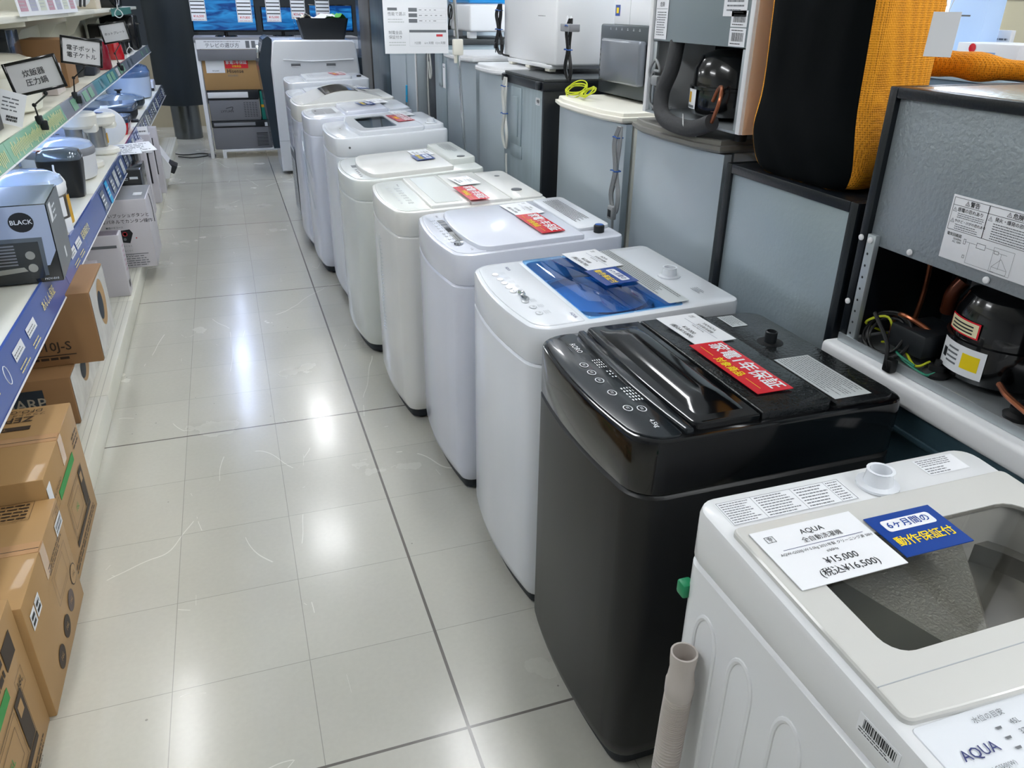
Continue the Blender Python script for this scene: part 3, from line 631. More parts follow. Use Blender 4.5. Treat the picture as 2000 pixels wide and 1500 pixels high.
# ================================================================ right-hand row of refrigerators
XF=1.30
def cable_hank(name,label,x,y,z,l,m,tie=bluetie,group=None,w=.02):
    """a bundled mains lead hanging in front of a face at x"""
    t=thing(name,label,'cable',(x,y,z),0,group)
    a=MB()
    for k in range(3):
        o=(k-1)*w*.5
        a.tube([(0,o,0),(-.006,o-w*.6,-l*.2),(0,o+w*.5,-l*.5),(-.004,o-w*1.3,-l*.8),(0,o,-l),(-.008,o+w*1.3,-l*.8),(-.008,o+w*.2,-l*.5),(-.01,o+w,-l*.2),(-.004,o,0)],.0038,m,7,5)
    a.build('cord',t)
    for f in (.12,.5):
        a=MB(); a.tube([(-.02,-w*.8,-l*f),(-.022,0,-l*f+.004),(-.02,w*.8,-l*f),(.004,w*.8,-l*f),(.004,-w*.8,-l*f),(-.02,-w*.8,-l*f)],.0022,tie,6,2); a.build('twist_tie',t)
    return t
def mini_fridge(y0,y1,z1,label,topm,doorm,sidem,x0=XF,x1=1.84,facet=True,th=.035,over=.004,group='small refrigerators with silver doors'):
    t=thing('refrigerator',label,'refrigerator',(x0,y0,0),0,group); W=y1-y0; D=x1-x0
    a=MB(); a.box(.055,D,.004,W-.004,.03,z1-th,sidem,.006); a.build('cabinet',t)
    a=MB()
    P=[(0.045,0),(0.045,W),(.02,W),(-.002,W*.82),(-.012,W*.55),(-.012,W*.45),(-.002,W*.16),(.02,0)] if facet else [(.045,0),(.045,W),(0,W),(0,0)]
    P=P[::-1]
    a.loft([ring(P,.06),ring(P,z1-th-.004)],doorm); a.build('door',t)
    a=MB(); Q=[(D,-over),(D,W+over),(.0,W+over)]+([(-.03,W*.8),(-.038,W*.5),(-.03,W*.18)] if facet else [(-.02,W+over),(-.02,-over)])+[(0,-over)]
    Q=[q for i,q in enumerate(Q)]
    a.loft([ring(inset(Q,.01),z1-th),ring(Q,z1-th+.008),ring(Q,z1-th*.45),ring(inset(Q,.012),z1-th*.4),ring(inset(Q,.014),z1-.003),ring(inset(Q,.018),z1)],topm); a.build('top_board',t)
    for fx in (.08,D-.06):
        for fy in (.05,W-.05):
            a=MB(); a.lathe([(.018,0),(.018,.03)],rubber,12,o=(fx,fy,0)); a.build('foot',t)
    return t
# R1 lower teal chest
t=thing('chest_freezer','teal grey chest body with white lid edge under the raised black framed refrigerator','freezer',(1.28,.30,0))
a=MB(); a.box(0,.62,0,1.07,.04,.835,teal,.01); 
a.box(-.008,0,.01,1.06,.775,.79,teal,.004); a.build('body',t)
a=MB(); a.box(-.014,.63,-.01,1.08,.837,.892,wplast,.012,3); a.build('lid',t)['label']='white lid edge'
a=MB(); a.box(-.012,0,.53,.60,.745,.80,wplast,.003); a.box(-.016,-.011,.54,.562,.75,.795,wplast,.002); a.box(-.016,-.011,.568,.59,.75,.795,wplast,.002); a.build('latch',t)['label']='white plastic latch'
for fx in (.06,.56):
    for fy in (.06,1.01):
        a=MB(); a.lathe([(.02,0),(.02,.04)],rubber,12,o=(fx,fy,0)); a.build('foot',t)

def compressor(mb,o,r=.085,h=.20):
    mb.lathe([(r*.55,0),(r*.95,.012),(r,.04),(r*.99,h*.42),(r*1.05,h*.43),(r*1.05,h*.47),(r*.99,h*.48),(r*.97,h*.72),(r*.82,h*.9),(r*.5,h*.985),(0,h)],blkcomp,32,o=o)
# R1u upper refrigerator, back towards the aisle, compressor bay open
Y0,Y1,ZB,ZT=.78,1.365,.893,1.458; W=Y1-Y0
t=thing('refrigerator','black framed refrigerator with open compressor bay and warning sheet, on the teal freezer','refrigerator',(XF,Y0,ZB)); H=ZT-ZB
a=MB(); fw=.022
a.box(0,.56,0,fw,.02,H,blkframe,.003); a.box(0,.56,W-fw,W,.02,H,blkframe,.003); a.box(.0,.03,fw,W-fw,H-fw,H,blkframe,.003); a.box(.30,.56,fw,W-fw,.02,H-.02,blkframe); a.build('cabinet',t)
a=MB(); a.box(.03,.56,fw*.3,W-fw*.3,H-.012,H-.001,mat('bright_steel_top','aeb0aa',.25,metal=.6,bump=.8,bs=60),.002); a.build('top_panel',t)
a=MB(); a.box(.012,.30,fw,W-fw,.238,H-fw,steel2,.002); a.build('back_panel',t)['label']='pebbled grey steel back panel'
a=MB(); 
a.box(-.002,.012,W-.052,W-.028,-.0,.262,metalstrip,.001)
for k in range(8): a.lathe([(.003,0),(.001,.0008)],ink,8,T=frame((-.0022,W-.038,.03+.027*k),(0,-1,0),(0,0,1)))
a.build('corner_bracket',t)
for (yy,zz_) in ((W-.012,.25),(W-.012,.10),(W-.04,.25),(W-.14,.25),(W-.33,.25)):
    a=MB(); a.lathe([(.007,0),(.0065,.003),(.003,.0045)],wplast,12,T=frame((-.003 if zz_>.2 and yy>W-.05 or yy>W-.02 else .010,yy,zz_),(0,-1,0),(0,0,1))); a.build('screw',t)
a=MB(); a.box(.0,.30,fw,W-fw,0,.006,metalstrip); a.box(-.004,0,.01,W-.005,0,.02,metalstrip); a.build('bay_floor',t)
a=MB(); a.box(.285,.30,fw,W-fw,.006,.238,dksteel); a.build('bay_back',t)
a=MB(); compressor(a,(.15,.285,.012),.105,.20); cp=a.build('compressor',t)
a=MB(); T=frame((.062,.345,.075),(-.35,-1,0),(0,0,1))
def curved_label(mb,c,r,a0,a1,z0,z1,m,n=8,dr=.001):
    V=[];F=[]
    for i in range(n+1):
        an=a0+(a1-a0)*i/n
        for z in (z0,z1): V.append((c[0]+(r+dr)*math.cos(an),c[1]+(r+dr)*math.sin(an),c[2]+z))
    for i in range(n): F.append((2*i,2*i+1,2*i+3,2*i+2))
    mb.add(V,F,m)
a=MB(); c=(.15,.285,.012)
curved_label(a,c,.106,PI*.80,PI*1.14,.025,.085,paper,dr=.003); curved_label(a,c,.106,PI*1.0,PI*1.11,.04,.072,yel,dr=.0034); curved_label(a,c,.106,PI*.83,PI*.87,.045,.065,ink,dr=.0034)
for k in range(4): curved_label(a,c,.106,PI*.88,PI*.97,.04+.01*k,.044+.01*k,ink2,dr=.0034)
curved_label(a,c,.104,PI*.80,PI*1.06,.105,.138,redc,dr=.0025); curved_label(a,c,.104,PI*.81,PI*1.05,.108,.135,mat('cream_label','efe6bd',.5),dr=.0029)
for k in range(3): curved_label(a,c,.104,PI*.84,PI*1.02,.112+.007*k,.115+.007*k,ink,dr=.0033)
a.build('sticker',cp)['label']='warning stickers, one with a red border'
a=MB(); a.tube([(.10,.375,.06),(.05,.44,.10),(.06,.49,.085),(.08,.505,.02)],.0055,copper,8,6); a.build('copper_pipe',t)
a=MB(); a.tube([(.16,.53,.02),(.17,.528,.12),(.16,.525,.236)],.006,copper,8,4); a.build('copper_pipe',t)
a=MB(); a.tube([(.055,.20,.05),(.03,.15,.045),(.03,.06,.03),(.06,.03,.06)],.006,copper,8,4); a.build('copper_pipe',t)
a=MB(); a.tube([(.13,.42,.115),(.12,.41,.16),(.13,.40,.19)],.016,mat('brown_dryer','5d2f1d',.25,metal=.5),12,4); a.tube([(.13,.40,.19),(.12,.40,.215),(.15,.45,.225),(.17,.50,.236)],.006,blkc,8,4); a.build('filter_dryer',t)
a=MB(); a.box(.2,.26,.30,.44,.15,.235,grey,.003); a.build('control_box',t)
a=MB(); a.box(.03,.15,.37,.47,.03,.085,dark,.008); a.build('start_relay_cover',t)
a=MB(); rr=random.Random(5)
for k in range(6):
    c0=Vector((.05,.47,.07)); rad=.045+.02*rr.random(); ph=rr.random()*6
    a.tube([(c0.x-.02+.02*math.sin(ph+j),c0.y+rad*math.cos(ph+j*1.05),c0.z-.02+rad*.8*math.sin(ph+j*1.05)) for j in range(7)],.0036,blkc,7,5)
a.tube([(.0,.49,.10),(-.02,.42,.06),(-.03,.40,.02),(-.02,.395,-.0)],.0045,blkc,8,5); a.box(-.03,-.01,.385,.41,-.0,.03,blkc,.004); a.build('mains_cord',t)
a=MB(); a.tube([(.05,.50,.02),(.04,.44,.04),(.03,.38,.015),(.05,.36,.03)],.0028,gywire,6,6); a.tube([(.08,.52,.03),(.02,.53,.06),(.03,.48,.09),(.05,.46,.03)],.0028,gywire,6,6); a.build('earth_wire',t)['label']='yellow earth wire'
a=MB(); a.tube([(.04,.44,.015),(.015,.39,.02),(.02,.34,.012),(.04,.33,.02)],.0028,grwire,6,6); a.tube([(.04,.45,.025),(.012,.41,.03),(.018,.37,.02)],.0028,grwire,6,6); a.build('green_wire',t)
for (xx,yy) in ((.05,.34),(.05,.14)):
    a=MB(); a.lathe([(.026,0),(.028,.008),(.018,.014),(.018,.024),(.008,.026),(.007,.036)],rubber,18,o=(xx,yy,.006)); a.build('mounting_grommet',t)
# warning sheet
a=MB(); T=frame((.0105,.275,.325),(0,-1,0),(0,0,1)); a.box(-.098,.16,-.062,.062,-.0005,.0012,paper,.0004,T=T); T=T@Matrix.Translation((0,0,.0013))
def rect(mb,T,x0,x1,y0,y1,m,w=.0008,dz=.0003):
    for q in ((x0,x1,y0,y0+w),(x0,x1,y1-w,y1),(x0,x0+w,y0,y1),(x1-w,x1,y0,y1)): mb.quad((q[0],q[2],dz),(q[1],q[2],dz),(q[1],q[3],dz),(q[0],q[3],dz),m,T)
def tri(mb,T,x,y,s,m):
    for k in range(3):
        a0=PI/2+2*PI*k/3; a1=a0+2*PI/3; p,q=(x+s*math.cos(a0),y+s*math.sin(a0)),(x+s*math.cos(a1),y+s*math.sin(a1)); pi,qi=(x+s*.75*math.cos(a0),y+s*.75*math.sin(a0)),(x+s*.75*math.cos(a1),y+s*.75*math.sin(a1))
        mb.quad((*p,.0004),(*q,.0004),(*qi,.0004),(*pi,.0004),m,T)
    mb.quad((x-s*.07,y-s*.2,.0004),(x+s*.07,y-s*.2,.0004),(x+s*.07,y+s*.4,.0004),(x-s*.07,y+s*.4,.0004),m,T)
rect(a,T,-.094,-.014,-.004,.058,ink); rect(a,T,-.014,.156,-.004,.058,ink); rect(a,T,-.094,.156,.043,.058,ink)
tri(a,T,-.062,.0495,.006,ink); a.text('警告',.011,T@Matrix.Translation((-.045,.050,0)),ink,.01); tri(a,T,.03,.0495,.006,ink); a.text('危険',.011,T@Matrix.Translation((.048,.050,0)),ink,.01)
tri(a,T,-.087,.034,.0055,ink2); a.text('感電の恐れあり',.0085,T@Matrix.Translation((-.0515,.036,0)),ink,.006); a.lines(T,-.079,-.018,.02,.031,3,ink2,cw=.003,seed=1)
tri(a,T,-.087,.013,.0055,ink2); a.text('やけど・けがの恐れあり',.0065,T@Matrix.Translation((-.046,.0145,0)),ink,.006); a.lines(T,-.079,-.018,-.002,.010,3,ink2,cw=.003,seed=2)
tri(a,T,-.006,.034,.0055,ink2); a.text('発火・爆発の恐れあり',.0085,T@Matrix.Translation((.046,.036,0)),ink,.006); a.lines(T,.002,.15,-.002,.030,7,ink2,cw=.003,seed=3)
a.text('電気回路図',.007,T@Matrix.Translation((-.074,-.0125,0)),ink,.006); a.text('50/60Hz\nAC 100V',.0055,T@Matrix.Translation((-.065,-.022,0)),ink)
for (x0,x1,y0,y1) in ((-.05,-.045,-.024,-.014),(-.02,0,-.024,-.014),(.02,.03,-.024,-.018),(-.045,-.04,-.05,-.044)): rect(a,T,x0,x1,y0,y1,ink2)
for q in ((-.045,-.02,-.0185,-.018),(0,.02,-.0185,-.018),(-.036,-.0355,-.057,-.0185),(-.036,.03,-.0575,-.057),(.036,.0365,-.05,-.021),(.03,.048,-.021,-.0205)): a.quad((q[0],q[2],.0003),(q[1],q[2],.0003),(q[1],q[3],.0003),(q[0],q[3],.0003),ink2,T)
rect(a,T,.018,.062,-.058,-.012,ink2,.0005); rect(a,T,.022,.055,-.057,-.048,ink2,.0005)
a.quad((.022,-.048,.0003),(.0227,-.048,.0003),(.0387,-.03,.0003),(.038,-.03,.0003),ink2,T); a.quad((.055,-.048,.0003),(.0543,-.048,.0003),(.038,-.03,.0003),(.0387,-.03,.0003),ink2,T)
a.build('warning_sheet',t)['label']='white sheet with hazard notes and circuit drawing'

# R2 black framed refrigerator
t=thing('refrigerator','black framed refrigerator with plain silver panel, under the orange and black bean bag','refrigerator',(XF,1.385,0)); W=.525;H=1.21
a=MB(); fw=.026
a.box(0,.56,0,fw,.04,H,blkframe,.003); a.box(0,.56,W-fw,W,.04,H,blkframe,.003); a.box(0,.56,fw,W-fw,H-fw,H,blkframe,.003); a.box(.02,.56,fw,W-fw,.04,H-fw,blkframe); a.build('cabinet',t)
a=MB(); a.box(.008,.021,fw,W-fw,.1,H-fw,mat('silver_back_panel','a6b3ba',.3,metal=.45,bump=.4,bs=90,vary=.03),.001); a.build('back_panel',t)
for fx in (.06,.5):
    for fy in (.05,.47):
        a=MB(); a.lathe([(.018,0),(.018,.04)],rubber,12,o=(fx,fy,0)); a.build('foot',t)
# bean bag
def beanbag():
    t=thing('bean_bag_chair','orange mesh bean bag chair with black cloth front standing on the black framed refrigerator','bean bag',(1.5,1.6,1.212))
    secs=[(0,-.05,.86),(.012,-.02,.93),(.05,0,1.0),(.11,.005,1.05),(.17,.0,.99),(.24,-.004,.98),(.40,.0,1.0),(.58,.01,1.0),(.72,.02,.9),(.80,.02,.6),(.83,.02,.2)]
    A,B,C,D_=(1.305,1.85),(1.315,1.452),(1.575,1.50),(1.62,1.80)
    n=48; rings=[]
    cx,cy=1.5,1.6
    for (z,dx,s) in secs:
        R=[]; 
        rz=z/.8
        corners=[A,(B[0],B[1]-.05*max(0,.5-abs(z-.06)*6)+.03*rz),(C[0]+.01*rz,C[1]+.03*rz),(D_[0]+.0*rz,D_[1])]
        for i in range(n):
            u=i/n*4; k=int(u); f=u-k; p=Vector(corners[k]); q=Vector(corners[(k+1)%4]); pt=p.lerp(q,f)
            mid=sum((Vector(c) for c in corners),Vector((0,0)))/4; e=4*f*(1-f); d=(pt-mid)
            corner=.90+.10*min(1,e*1.6); bul=1+.07*e
            pt=mid+d*(corner*bul*s)
            wob=.004*math.sin(z*30+i*1.7)*(1 if z<.3 else .5)
            R.append((pt.x-cx+wob,pt.y-cy+wob*.5,z))
        rings.append(R)
    # black front: segments 1..12 ; orange rest (shared silhouette, one skin split by colour into two parts)
    body=MB(); cover=MB()
    V=[p for r in rings for p in r]; Fo=[];Fb=[]
    for i in range(len(rings)-1):
        for j in range(n):
            k=(j+1)%n; f=(i*n+j,i*n+k,(i+1)*n+k,(i+1)*n+j)
            (Fb if 1<=j<12 else Fo).append(f)
    Fo.append(tuple(range(n-1,-1,-1))); Fo.append(tuple(range((len(rings)-1)*n,len(rings)*n)))
    body.add(V,Fo,orange); o1=body.build('mesh_cover',t,80); o1['label']='orange mesh sides'
    cover.add(V,Fb,cloth); o2=cover.build('cloth_front',t,80); o2['label']='black stretch cloth front'
    for o in (o1,o2):
        bm=bmesh.new(); bm.from_mesh(o.data); bmesh.ops.delete(bm,geom=[v for v in bm.verts if not v.link_faces],context='VERTS'); bm.to_mesh(o.data); bm.free()
        s=o.modifiers.new('smooth','SUBSURF'); s.levels=2; s.render_levels=2; s.boundary_smooth='PRESERVE_CORNERS'
    return t
bb=beanbag()
a=MB(); a.box(-.026,.026,-.042,.042,-.0008,.0008,paper); a.tube([(0,.036,.002),(-.008,.08,.004),(.004,.12,.006),(.01,.15,.01)],.0008,wplast,5,4); a.tube([(0,.036,-.001),(.01,.09,.0),(.006,.13,.004)],.0008,wplast,5,4)
solo(a,'swing_tag','blank white tag hanging by a thread on the orange bean bag','tag',M=frame((1.395,1.355,1.555),(.55,-.83,0),(.12,.02,1)))
a=MB(); 
pts=[(1.60,1.66,1.49),(1.63,1.58,1.49),(1.66,1.5,1.485),(1.69,1.40,1.485),(1.72,1.30,1.485),(1.75,1.15,1.487)]
a.tube([(p[0]+.06,p[1],p[2]-.008) for p in pts],.045,orange,20,5,rf=lambda u,i:.026+.006*math.sin(u*7)+.003*math.sin(u*23))
o=solo(a,'floor_cushion','long orange mesh cushion lying along the top of the raised refrigerator','cushion',smooth=80)
for v in o.data.vertices: v.co.z=max(1.459,1.459+(v.co.z-1.459)*.85) if v.co.y<1.4 else v.co.z

# R3 grey topped and the compressor fridge on it
mini_fridge(1.955,2.49,1.26,'small refrigerator with dull brown grey top board, under the refrigerator with exposed compressor',taupe,silverdoor,silverdoor,x1=1.84)
Y0,Y1,ZB,ZT=1.872,2.43,1.288,1.86; W=Y1-Y0;H=ZT-ZB
t=thing('refrigerator','white framed refrigerator turned back outwards, its black compressor and grey foam pipe exposed','refrigerator',(XF,Y0,ZB))
a=MB(); fw=.02
a.box(0,.5,0,fw,.0,H,wplast,.002); a.box(0,.5,W-fw,W,.0,H,wplast,.002); a.box(.25,.5,fw,W-fw,.0,H,wplast); a.box(.01,.06,-.002,0,.0,H,tan); a.build('cabinet',t)
a=MB(); a.box(.008,.25,fw,W-fw,.215,H-.01,mat('plain_grey_steel','8f9b9f',.4,metal=.3,vary=.02),.001); a.build('back_panel',t)
a=MB(); a.box(0,.25,fw,W-fw,.0,.006,metalstrip); a.box(.01,.02,fw+.001,fw+.025,.006,.212,metalstrip,.001); a.box(.01,.02,W-fw-.025,W-fw-.001,.006,.212,metalstrip,.001); a.build('bay_floor',t)
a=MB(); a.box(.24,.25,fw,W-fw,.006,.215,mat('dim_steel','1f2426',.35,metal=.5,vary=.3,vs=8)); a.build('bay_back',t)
for fy in (.06,W-.06):
    for fx in (.05,.42):
        a=MB(); a.lathe([(.016,-.026),(.018,0)],rubber,12,o=(fx,fy,0)); a.build('foot',t)
a=MB(); compressor(a,(.150,.270,.008),.125,.195); cp=a.build('compressor',t)
a=MB(); c=(.150,.270,.008); curved_label(a,c,.1265,PI*.78,PI*1.0,.028,.085,paper,dr=.003); curved_label(a,c,.1265,PI*.83,PI*.86,.03,.08,ink2,dr=.0034); curved_label(a,c,.1265,PI*.88,PI*.93,.045,.075,gold,dr=.0034); curved_label(a,c,.1265,PI*.80,PI*.98,.031,.038,ink2,dr=.0036); a.build('sticker',cp)['label']='white hazard sticker'
a=MB(); a.tube([(.03,W-.135,.215),(.01,W-.15,.14),(-.01,W-.14,.07),(-.025,W-.175,.015),(-.028,W-.25,-.008),(-.024,W-.36,-.008),(-.018,W-.45,.02)],.0235,foam,18,6); a.lathe([(.0,.0),(.007,.001)],copper,10,o=(-.006,W-.43,.045)); a.build('foam_pipe',t)['label']='grey foam insulated pipe'
a=MB(); a.tube([(-.02,W-.45,.02),(-.02,W-.475,.07),(-.005,W-.46,.11),(.01,W-.42,.105),(.012,W-.395,.07)],.0055,copper,9,6); a.build('copper_pipe',t)
a=MB(); a.tube([(.10,W-.22,.09),(.08,W-.20,.13),(.09,W-.19,.16)],.005,copper,8,4); a.build('copper_pipe',t)
a=MB(); a.tube([(.02,W-.05,.07),(.0,W-.03,.12),(-.005,W-.07,.16),(-.003,W-.10,.13),(.0,W-.05,.12),(.0,W-.05,.03),(.02,W-.10,.01),(.04,W-.12,.02)],.0045,greyc,8,6); a.box(-.012,.014,W-.10,W-.06,.085,.115,greyc,.006); a.build('mains_cord',t)['label']='grey mains lead with plug'
a=MB(); a.tube([(-.042,W-.33,.03),(-.045,W-.35,-.008),(-.02,W-.38,-.028)],.0018,wplast,5,3); a.tube([(-.045,W-.345,0),(-.04,W-.32,-.0)],.0015,wplast,5,1); a.build('cable_tie',t)
a=MB(); a.tube([(.02,W-.02,.004),(-.01,W-.15,.0),(-.012,W-.2,-.0)],.002,chrome,5,3); a.build('wire_bracket',t)
def fine_label(parent,y,z,w,h,n,seed,title=None,bar=False,x=.0068):
    a=MB(); T=frame((x,y,z),(0,-1,0),(0,0,1)); a.box(-w/2,w/2,-h/2,h/2,-.0004,.0004,paper,T=T); T=T@Matrix.Translation((0,0,.0006))
    if title: a.text(title,h*.13,T@Matrix.Translation((0,h*.38,0)),ink); a.quad((-w*.45,h*.27,0),(w*.45,h*.27,0),(w*.45,h*.28,0),(-w*.45,h*.28,0),ink2,T)
    if bar:
        R=random.Random(seed); x=-w*.35
        while x<w*.38:
            q=R.choice((.001,.0018)); a.quad((x,-h*.22,0),(x+q,-h*.22,0),(x+q,h*.25,0),(x,h*.25,0),ink,T); x+=q+R.choice((.001,.0016))
        a.lines(T,-w*.4,w*.4,-h*.42,-h*.28,1,ink,cw=.004,seed=seed); a.lines(T,-w*.4,w*.4,h*.3,h*.44,1,ink,cw=.004,seed=seed+1)
    else: a.lines(T,-w*.35,w*.43,-h*.42,h*.22,n,ink2,cw=.005,seed=seed); tri(a,T,-w*.42,-.0,.005,ink2)
    a.build('sticker',parent)
fine_label(t,W-.065,.275,.075,.11,10,3,'危険'); fine_label(t,.10,.35,.11,.12,7,4); fine_label(t,.075,.285,.075,.04,0,5,None,True); fine_label(t,.075,.24,.075,.045,0,6,None,True)

# R4 white topped + things on it
mini_fridge(2.575,3.195,1.262,'small refrigerator with cream top board, green and yellow wire lying on it',cream,silverdoor,cream)
cable_hank('power_cord','grey mains lead bundled with blue ties hanging between the cream and brown topped refrigerators',1.275,2.53,1.225,.30,greyc)
t=thing('mains_plug','grey flat mains plug on its lead between the two small refrigerators','plug',(1.27,2.54,.0))
a=MB(); a.box(-.012,.008,-.022,.022,.90,.95,greyc,.006); a.box(-.0128,-.012,-.012,.012,.91,.935,ink,.0002); a.build('plug_body',t)
a=MB(); a.tube([(0,-.005,.90),(.004,-.008,.7),(.0,.0,.4),(.01,0,.05)],.005,greyc,8,4); a.tube([(0,0,.95),(-.0,.01,.99),(0,.0,1.02)],.005,greyc,8,3); a.build('cord',t)
a=MB(); rr=random.Random(9)
for k in range(8):
    s_=-1 if k%2 else 1; ra=.045+.012*rr.random(); tl=.2+.5*rr.random(); ph=rr.random()
    a.tube([(-.02+.03*math.sin(2*PI*q/12+ph),s_*(.008+ra-ra*math.cos(2*PI*q/12)),.028+tl*.05*math.sin(2*PI*q/12)) for q in range(13)],.0026,gywire,6,2)
a.tube([(0,.0,.01),(.01,-.01,.03),(0,.01,.03)],.003,bluetie,6,3); a.tube([(0,0,.012),(.03,.09,.008),(.05,.12,.006)],.0022,gywire,6,4)
solo(a,'earth_wire','bundle of green and yellow earth wire tied in blue on the cream refrigerator top','wire',(1.38,3.06,1.263))
t=thing('microwave_oven','dark metal microwave oven seen from behind, on the cream topped refrigerator','microwave',(1.50,2.78,1.263))
a=MB(); a.box(0,.32,0,.44,.008,.27,mat('gunmetal_steel','4b5256',.35,metal=.5,vary=.08),.008); 
for k in range(7): a.box(-.001,.001,.40,.43,.05+.02*k,.058+.02*k,ink)
for k in range(6): a.text('△',.012,frame((-.0012,.34-.05*k,.255),(0,-1,0),(0,0,1)),inkw)
a.build('casing',t)
a=MB(); a.box(-.035,0,.02,.36,.06,.22,mat('grey_cover','7b8088',.25,metal=.3,coat=.3),.012,3); a.build('rear_duct_cover',t)
for fy in (.04,.4):
    a=MB(); a.lathe([(.012,0),(.012,.01)],rubber,10,o=(.03,fy,0)); a.build('foot',t)
a=MB(); a.box(0,.20,0,.34,0,.24,paper,.002); a.box(-.001,0,.27,.32,.12,.20,redc); a.box(-.001,0,.21,.26,.15,.2,bluec); a.box(-.001,0,.29,.33,.03,.07,bluec); a.box(-.0012,0,.3,.32,.04,.06,yel); a.box(-.001,0,.2,.2015,0,.24,lightgrey)
solo(a,'printed_box','white box with red and blue corner labels standing on the dark microwave oven','box',(1.52,2.80,1.5335))
t=cable_hank('power_cord','black mains lead tied in blue hanging beside the dark microwave oven',1.40,3.30,1.55,.24,blkc)
a=MB(); a.box(-.02,.03,-.03,.07,-.05,-.02,grey,.004); a.lathe([(.006,-.02),(.005,.0),(.002,.01)],wplast,10,o=(0,.0,0)); a.lathe([(.006,-.02),(.005,.0),(.002,.01)],wplast,10,o=(0,.04,0)); a.build('terminal_block',t)

# R5 black topped fridge, back outwards
t=thing('refrigerator','black topped refrigerator with galvanised back panel and white cord, behind the warm white washer','refrigerator',(XF,3.33,0),0); W=.535; H=1.312
a=MB(); a.box(.0,.54,0,.022,.04,H-.03,blkframe,.002); a.box(.05,.54,.022,W,.04,H-.03,blkframe,.002); a.build('cabinet',t)
a=MB(); a.box(-.006,.55,-.004,W+.002,H-.05,H-.012,blkframe,.003); a.box(0,.55,0,W,H-.012,H,blktop,.003); a.box(-.02,-.006,W-.05,W-.01,H-.045,H-.012,blkframe,.003); a.box(-.02,-.006,.02,.06,H-.045,H-.012,blkframe,.003); a.build('top_board',t)
a=MB(); a.box(0,.05,.022,W,.04,H-.05,steel,.001); a.build('back_panel',t)
a=MB(); a.box(-.008,0,.28,.42,.99,H-.06,steel,.004); a.box(-.014,-.007,.31,.39,1.03,H-.10,steel,.006); a.box(-.004,0,.27,.43,.93,.99,steel,.003); a.build('duct_plate',t)
fine_label(t,.07,1.215,.05,.03,0,8,None,True,x=-.001)
cable_hank('power_cord','pale mains lead with blue ties hanging on the black topped refrigerator back',1.285,3.80,1.285,.33,whtc,w=.022)
a=MB(); a.tube([(0,0,0),(.004,-.005,-.3),(.0,.004,-.6),(.01,0,-.9)],.005,whtc,8,4); solo(a,'loose_cord','pale straight lead dropping to the floor behind the washers','cable',(1.285,3.79,.93))

# R6, R7 white topped
mini_fridge(3.90,4.36,1.318,'small refrigerator with white top board, large upturned white cabinet standing on it',wplast,silverdoor,wplast)
mini_fridge(4.42,5.05,1.345,'small refrigerator with white top board, third of the white ones, beside the sign pole',wplast,silverdoor,wplast)
t=thing('appliance_cabinet','large plain white appliance cabinet with small feet and black cord on a white refrigerator','appliance',(1.44,3.56,1.319))
a=MB(); a.box(0,.42,0,.74,.028,.62,wplast,.012,3); a.lines(frame((-.0006,.18,.235),(0,-1,0),(0,0,1)),-.05,.05,-.003,.003,1,ink,cw=.01,seed=3); a.build('cabinet',t)
a=MB(); a.box(-.006,.42,.05,.66,.012,.03,wplast,.004); a.build('base_tray',t)
for fy in (.09,.36,.62):
    a=MB(); a.box(-.004,.03,fy-.03,fy+.03,0,.03,cream,.004); a.build('foot',t)
t=cable_hank('power_cord','thick black mains lead with two pin plug hanging beside the white cabinet',1.42,4.30,1.60,.24,blkc,w=.035)
a=MB(); a.tube([(0,-.01,-.18),(.0,-.03,-.235),(.02,-.09,-.245)],.005,blkc,8,4); a.tube([(0,.0,-.1),(-.01,.02,-.16),(-.01,.035,-.19)],.004,blkc,8,3); a.box(-.02,0,.03,.055,-.215,-.185,blkc,.004); a.box(-.012,-.01,.04,.043,-.235,-.215,chrome); a.box(-.012,-.01,.05,.053,-.235,-.215,chrome); a.build('plug',t)
# R8 with black side
t=thing('refrigerator','galvanised tall refrigerator with black front edge and white lead, left of the white topped ones','refrigerator',(1.33,5.12,0)); 
a=MB(); a.box(0,.5,.0,.28,.04,1.37,steel,.003); a.box(.02,.5,.28,.62,.04,1.37,blkframe,.003); a.build('cabinet',t)
a=MB(); a.box(-.012,0,.06,.16,1.12,1.35,steel,.004); a.build('duct_plate',t)
a=MB(); a.box(0,.52,-.02,.64,1.371,1.40,blktop,.004); a.build('top_board',t)
a=MB(); a.tube([(-.02,.36,1.36),(-.02,.30,1.20),(-.02,.34,1.15),(-.02,.37,1.25)],.006,whtc,8,5); a.tube([(-.02,.38,1.36),(-.02,.41,1.1),(-.02,.40,.8),(-.02,.42,.2)],.006,whtc,8,5); a.build('mains_cord',t)
a=MB(); a.box(-.001,.001,-.03,.03,-.07,.07,paper); a.lines(frame((-.0015,0,.05),(0,-1,0),(0,0,1)),-.02,.02,-.006,.006,1,ink); solo(a,'label_strip','narrow white label strip taped beside the sign pole','label',(1.285,4.99,1.20))
t=thing('dehumidifier','white appliance with bright blue top half, coiled black cord on its back','appliance',(1.50,5.16,1.401))
a=MB(); a.box(0,.40,0,.50,.04,.20,wplast,.015,3); a.build('body',t)
a=MB(); a.box(-.004,.40,.0,.50,.202,.36,mat('bright_blue_plastic','1d93dd',.25,coat=.4),.015,3); a.build('upper_shell',t)['label']='bright blue upper shell'
for fy in (.07,.40):
    a=MB(); a.box(.01,.06,fy-.03,fy+.03,0,.04,wplast,.004); a.build('foot',t)
a=MB()
for k in range(3): a.tube([(-.012,.42+.05*math.cos(j*1.05+k),.15+.045*math.sin(j*1.05+k)) for j in range(7)],.005,blkc,8,4)
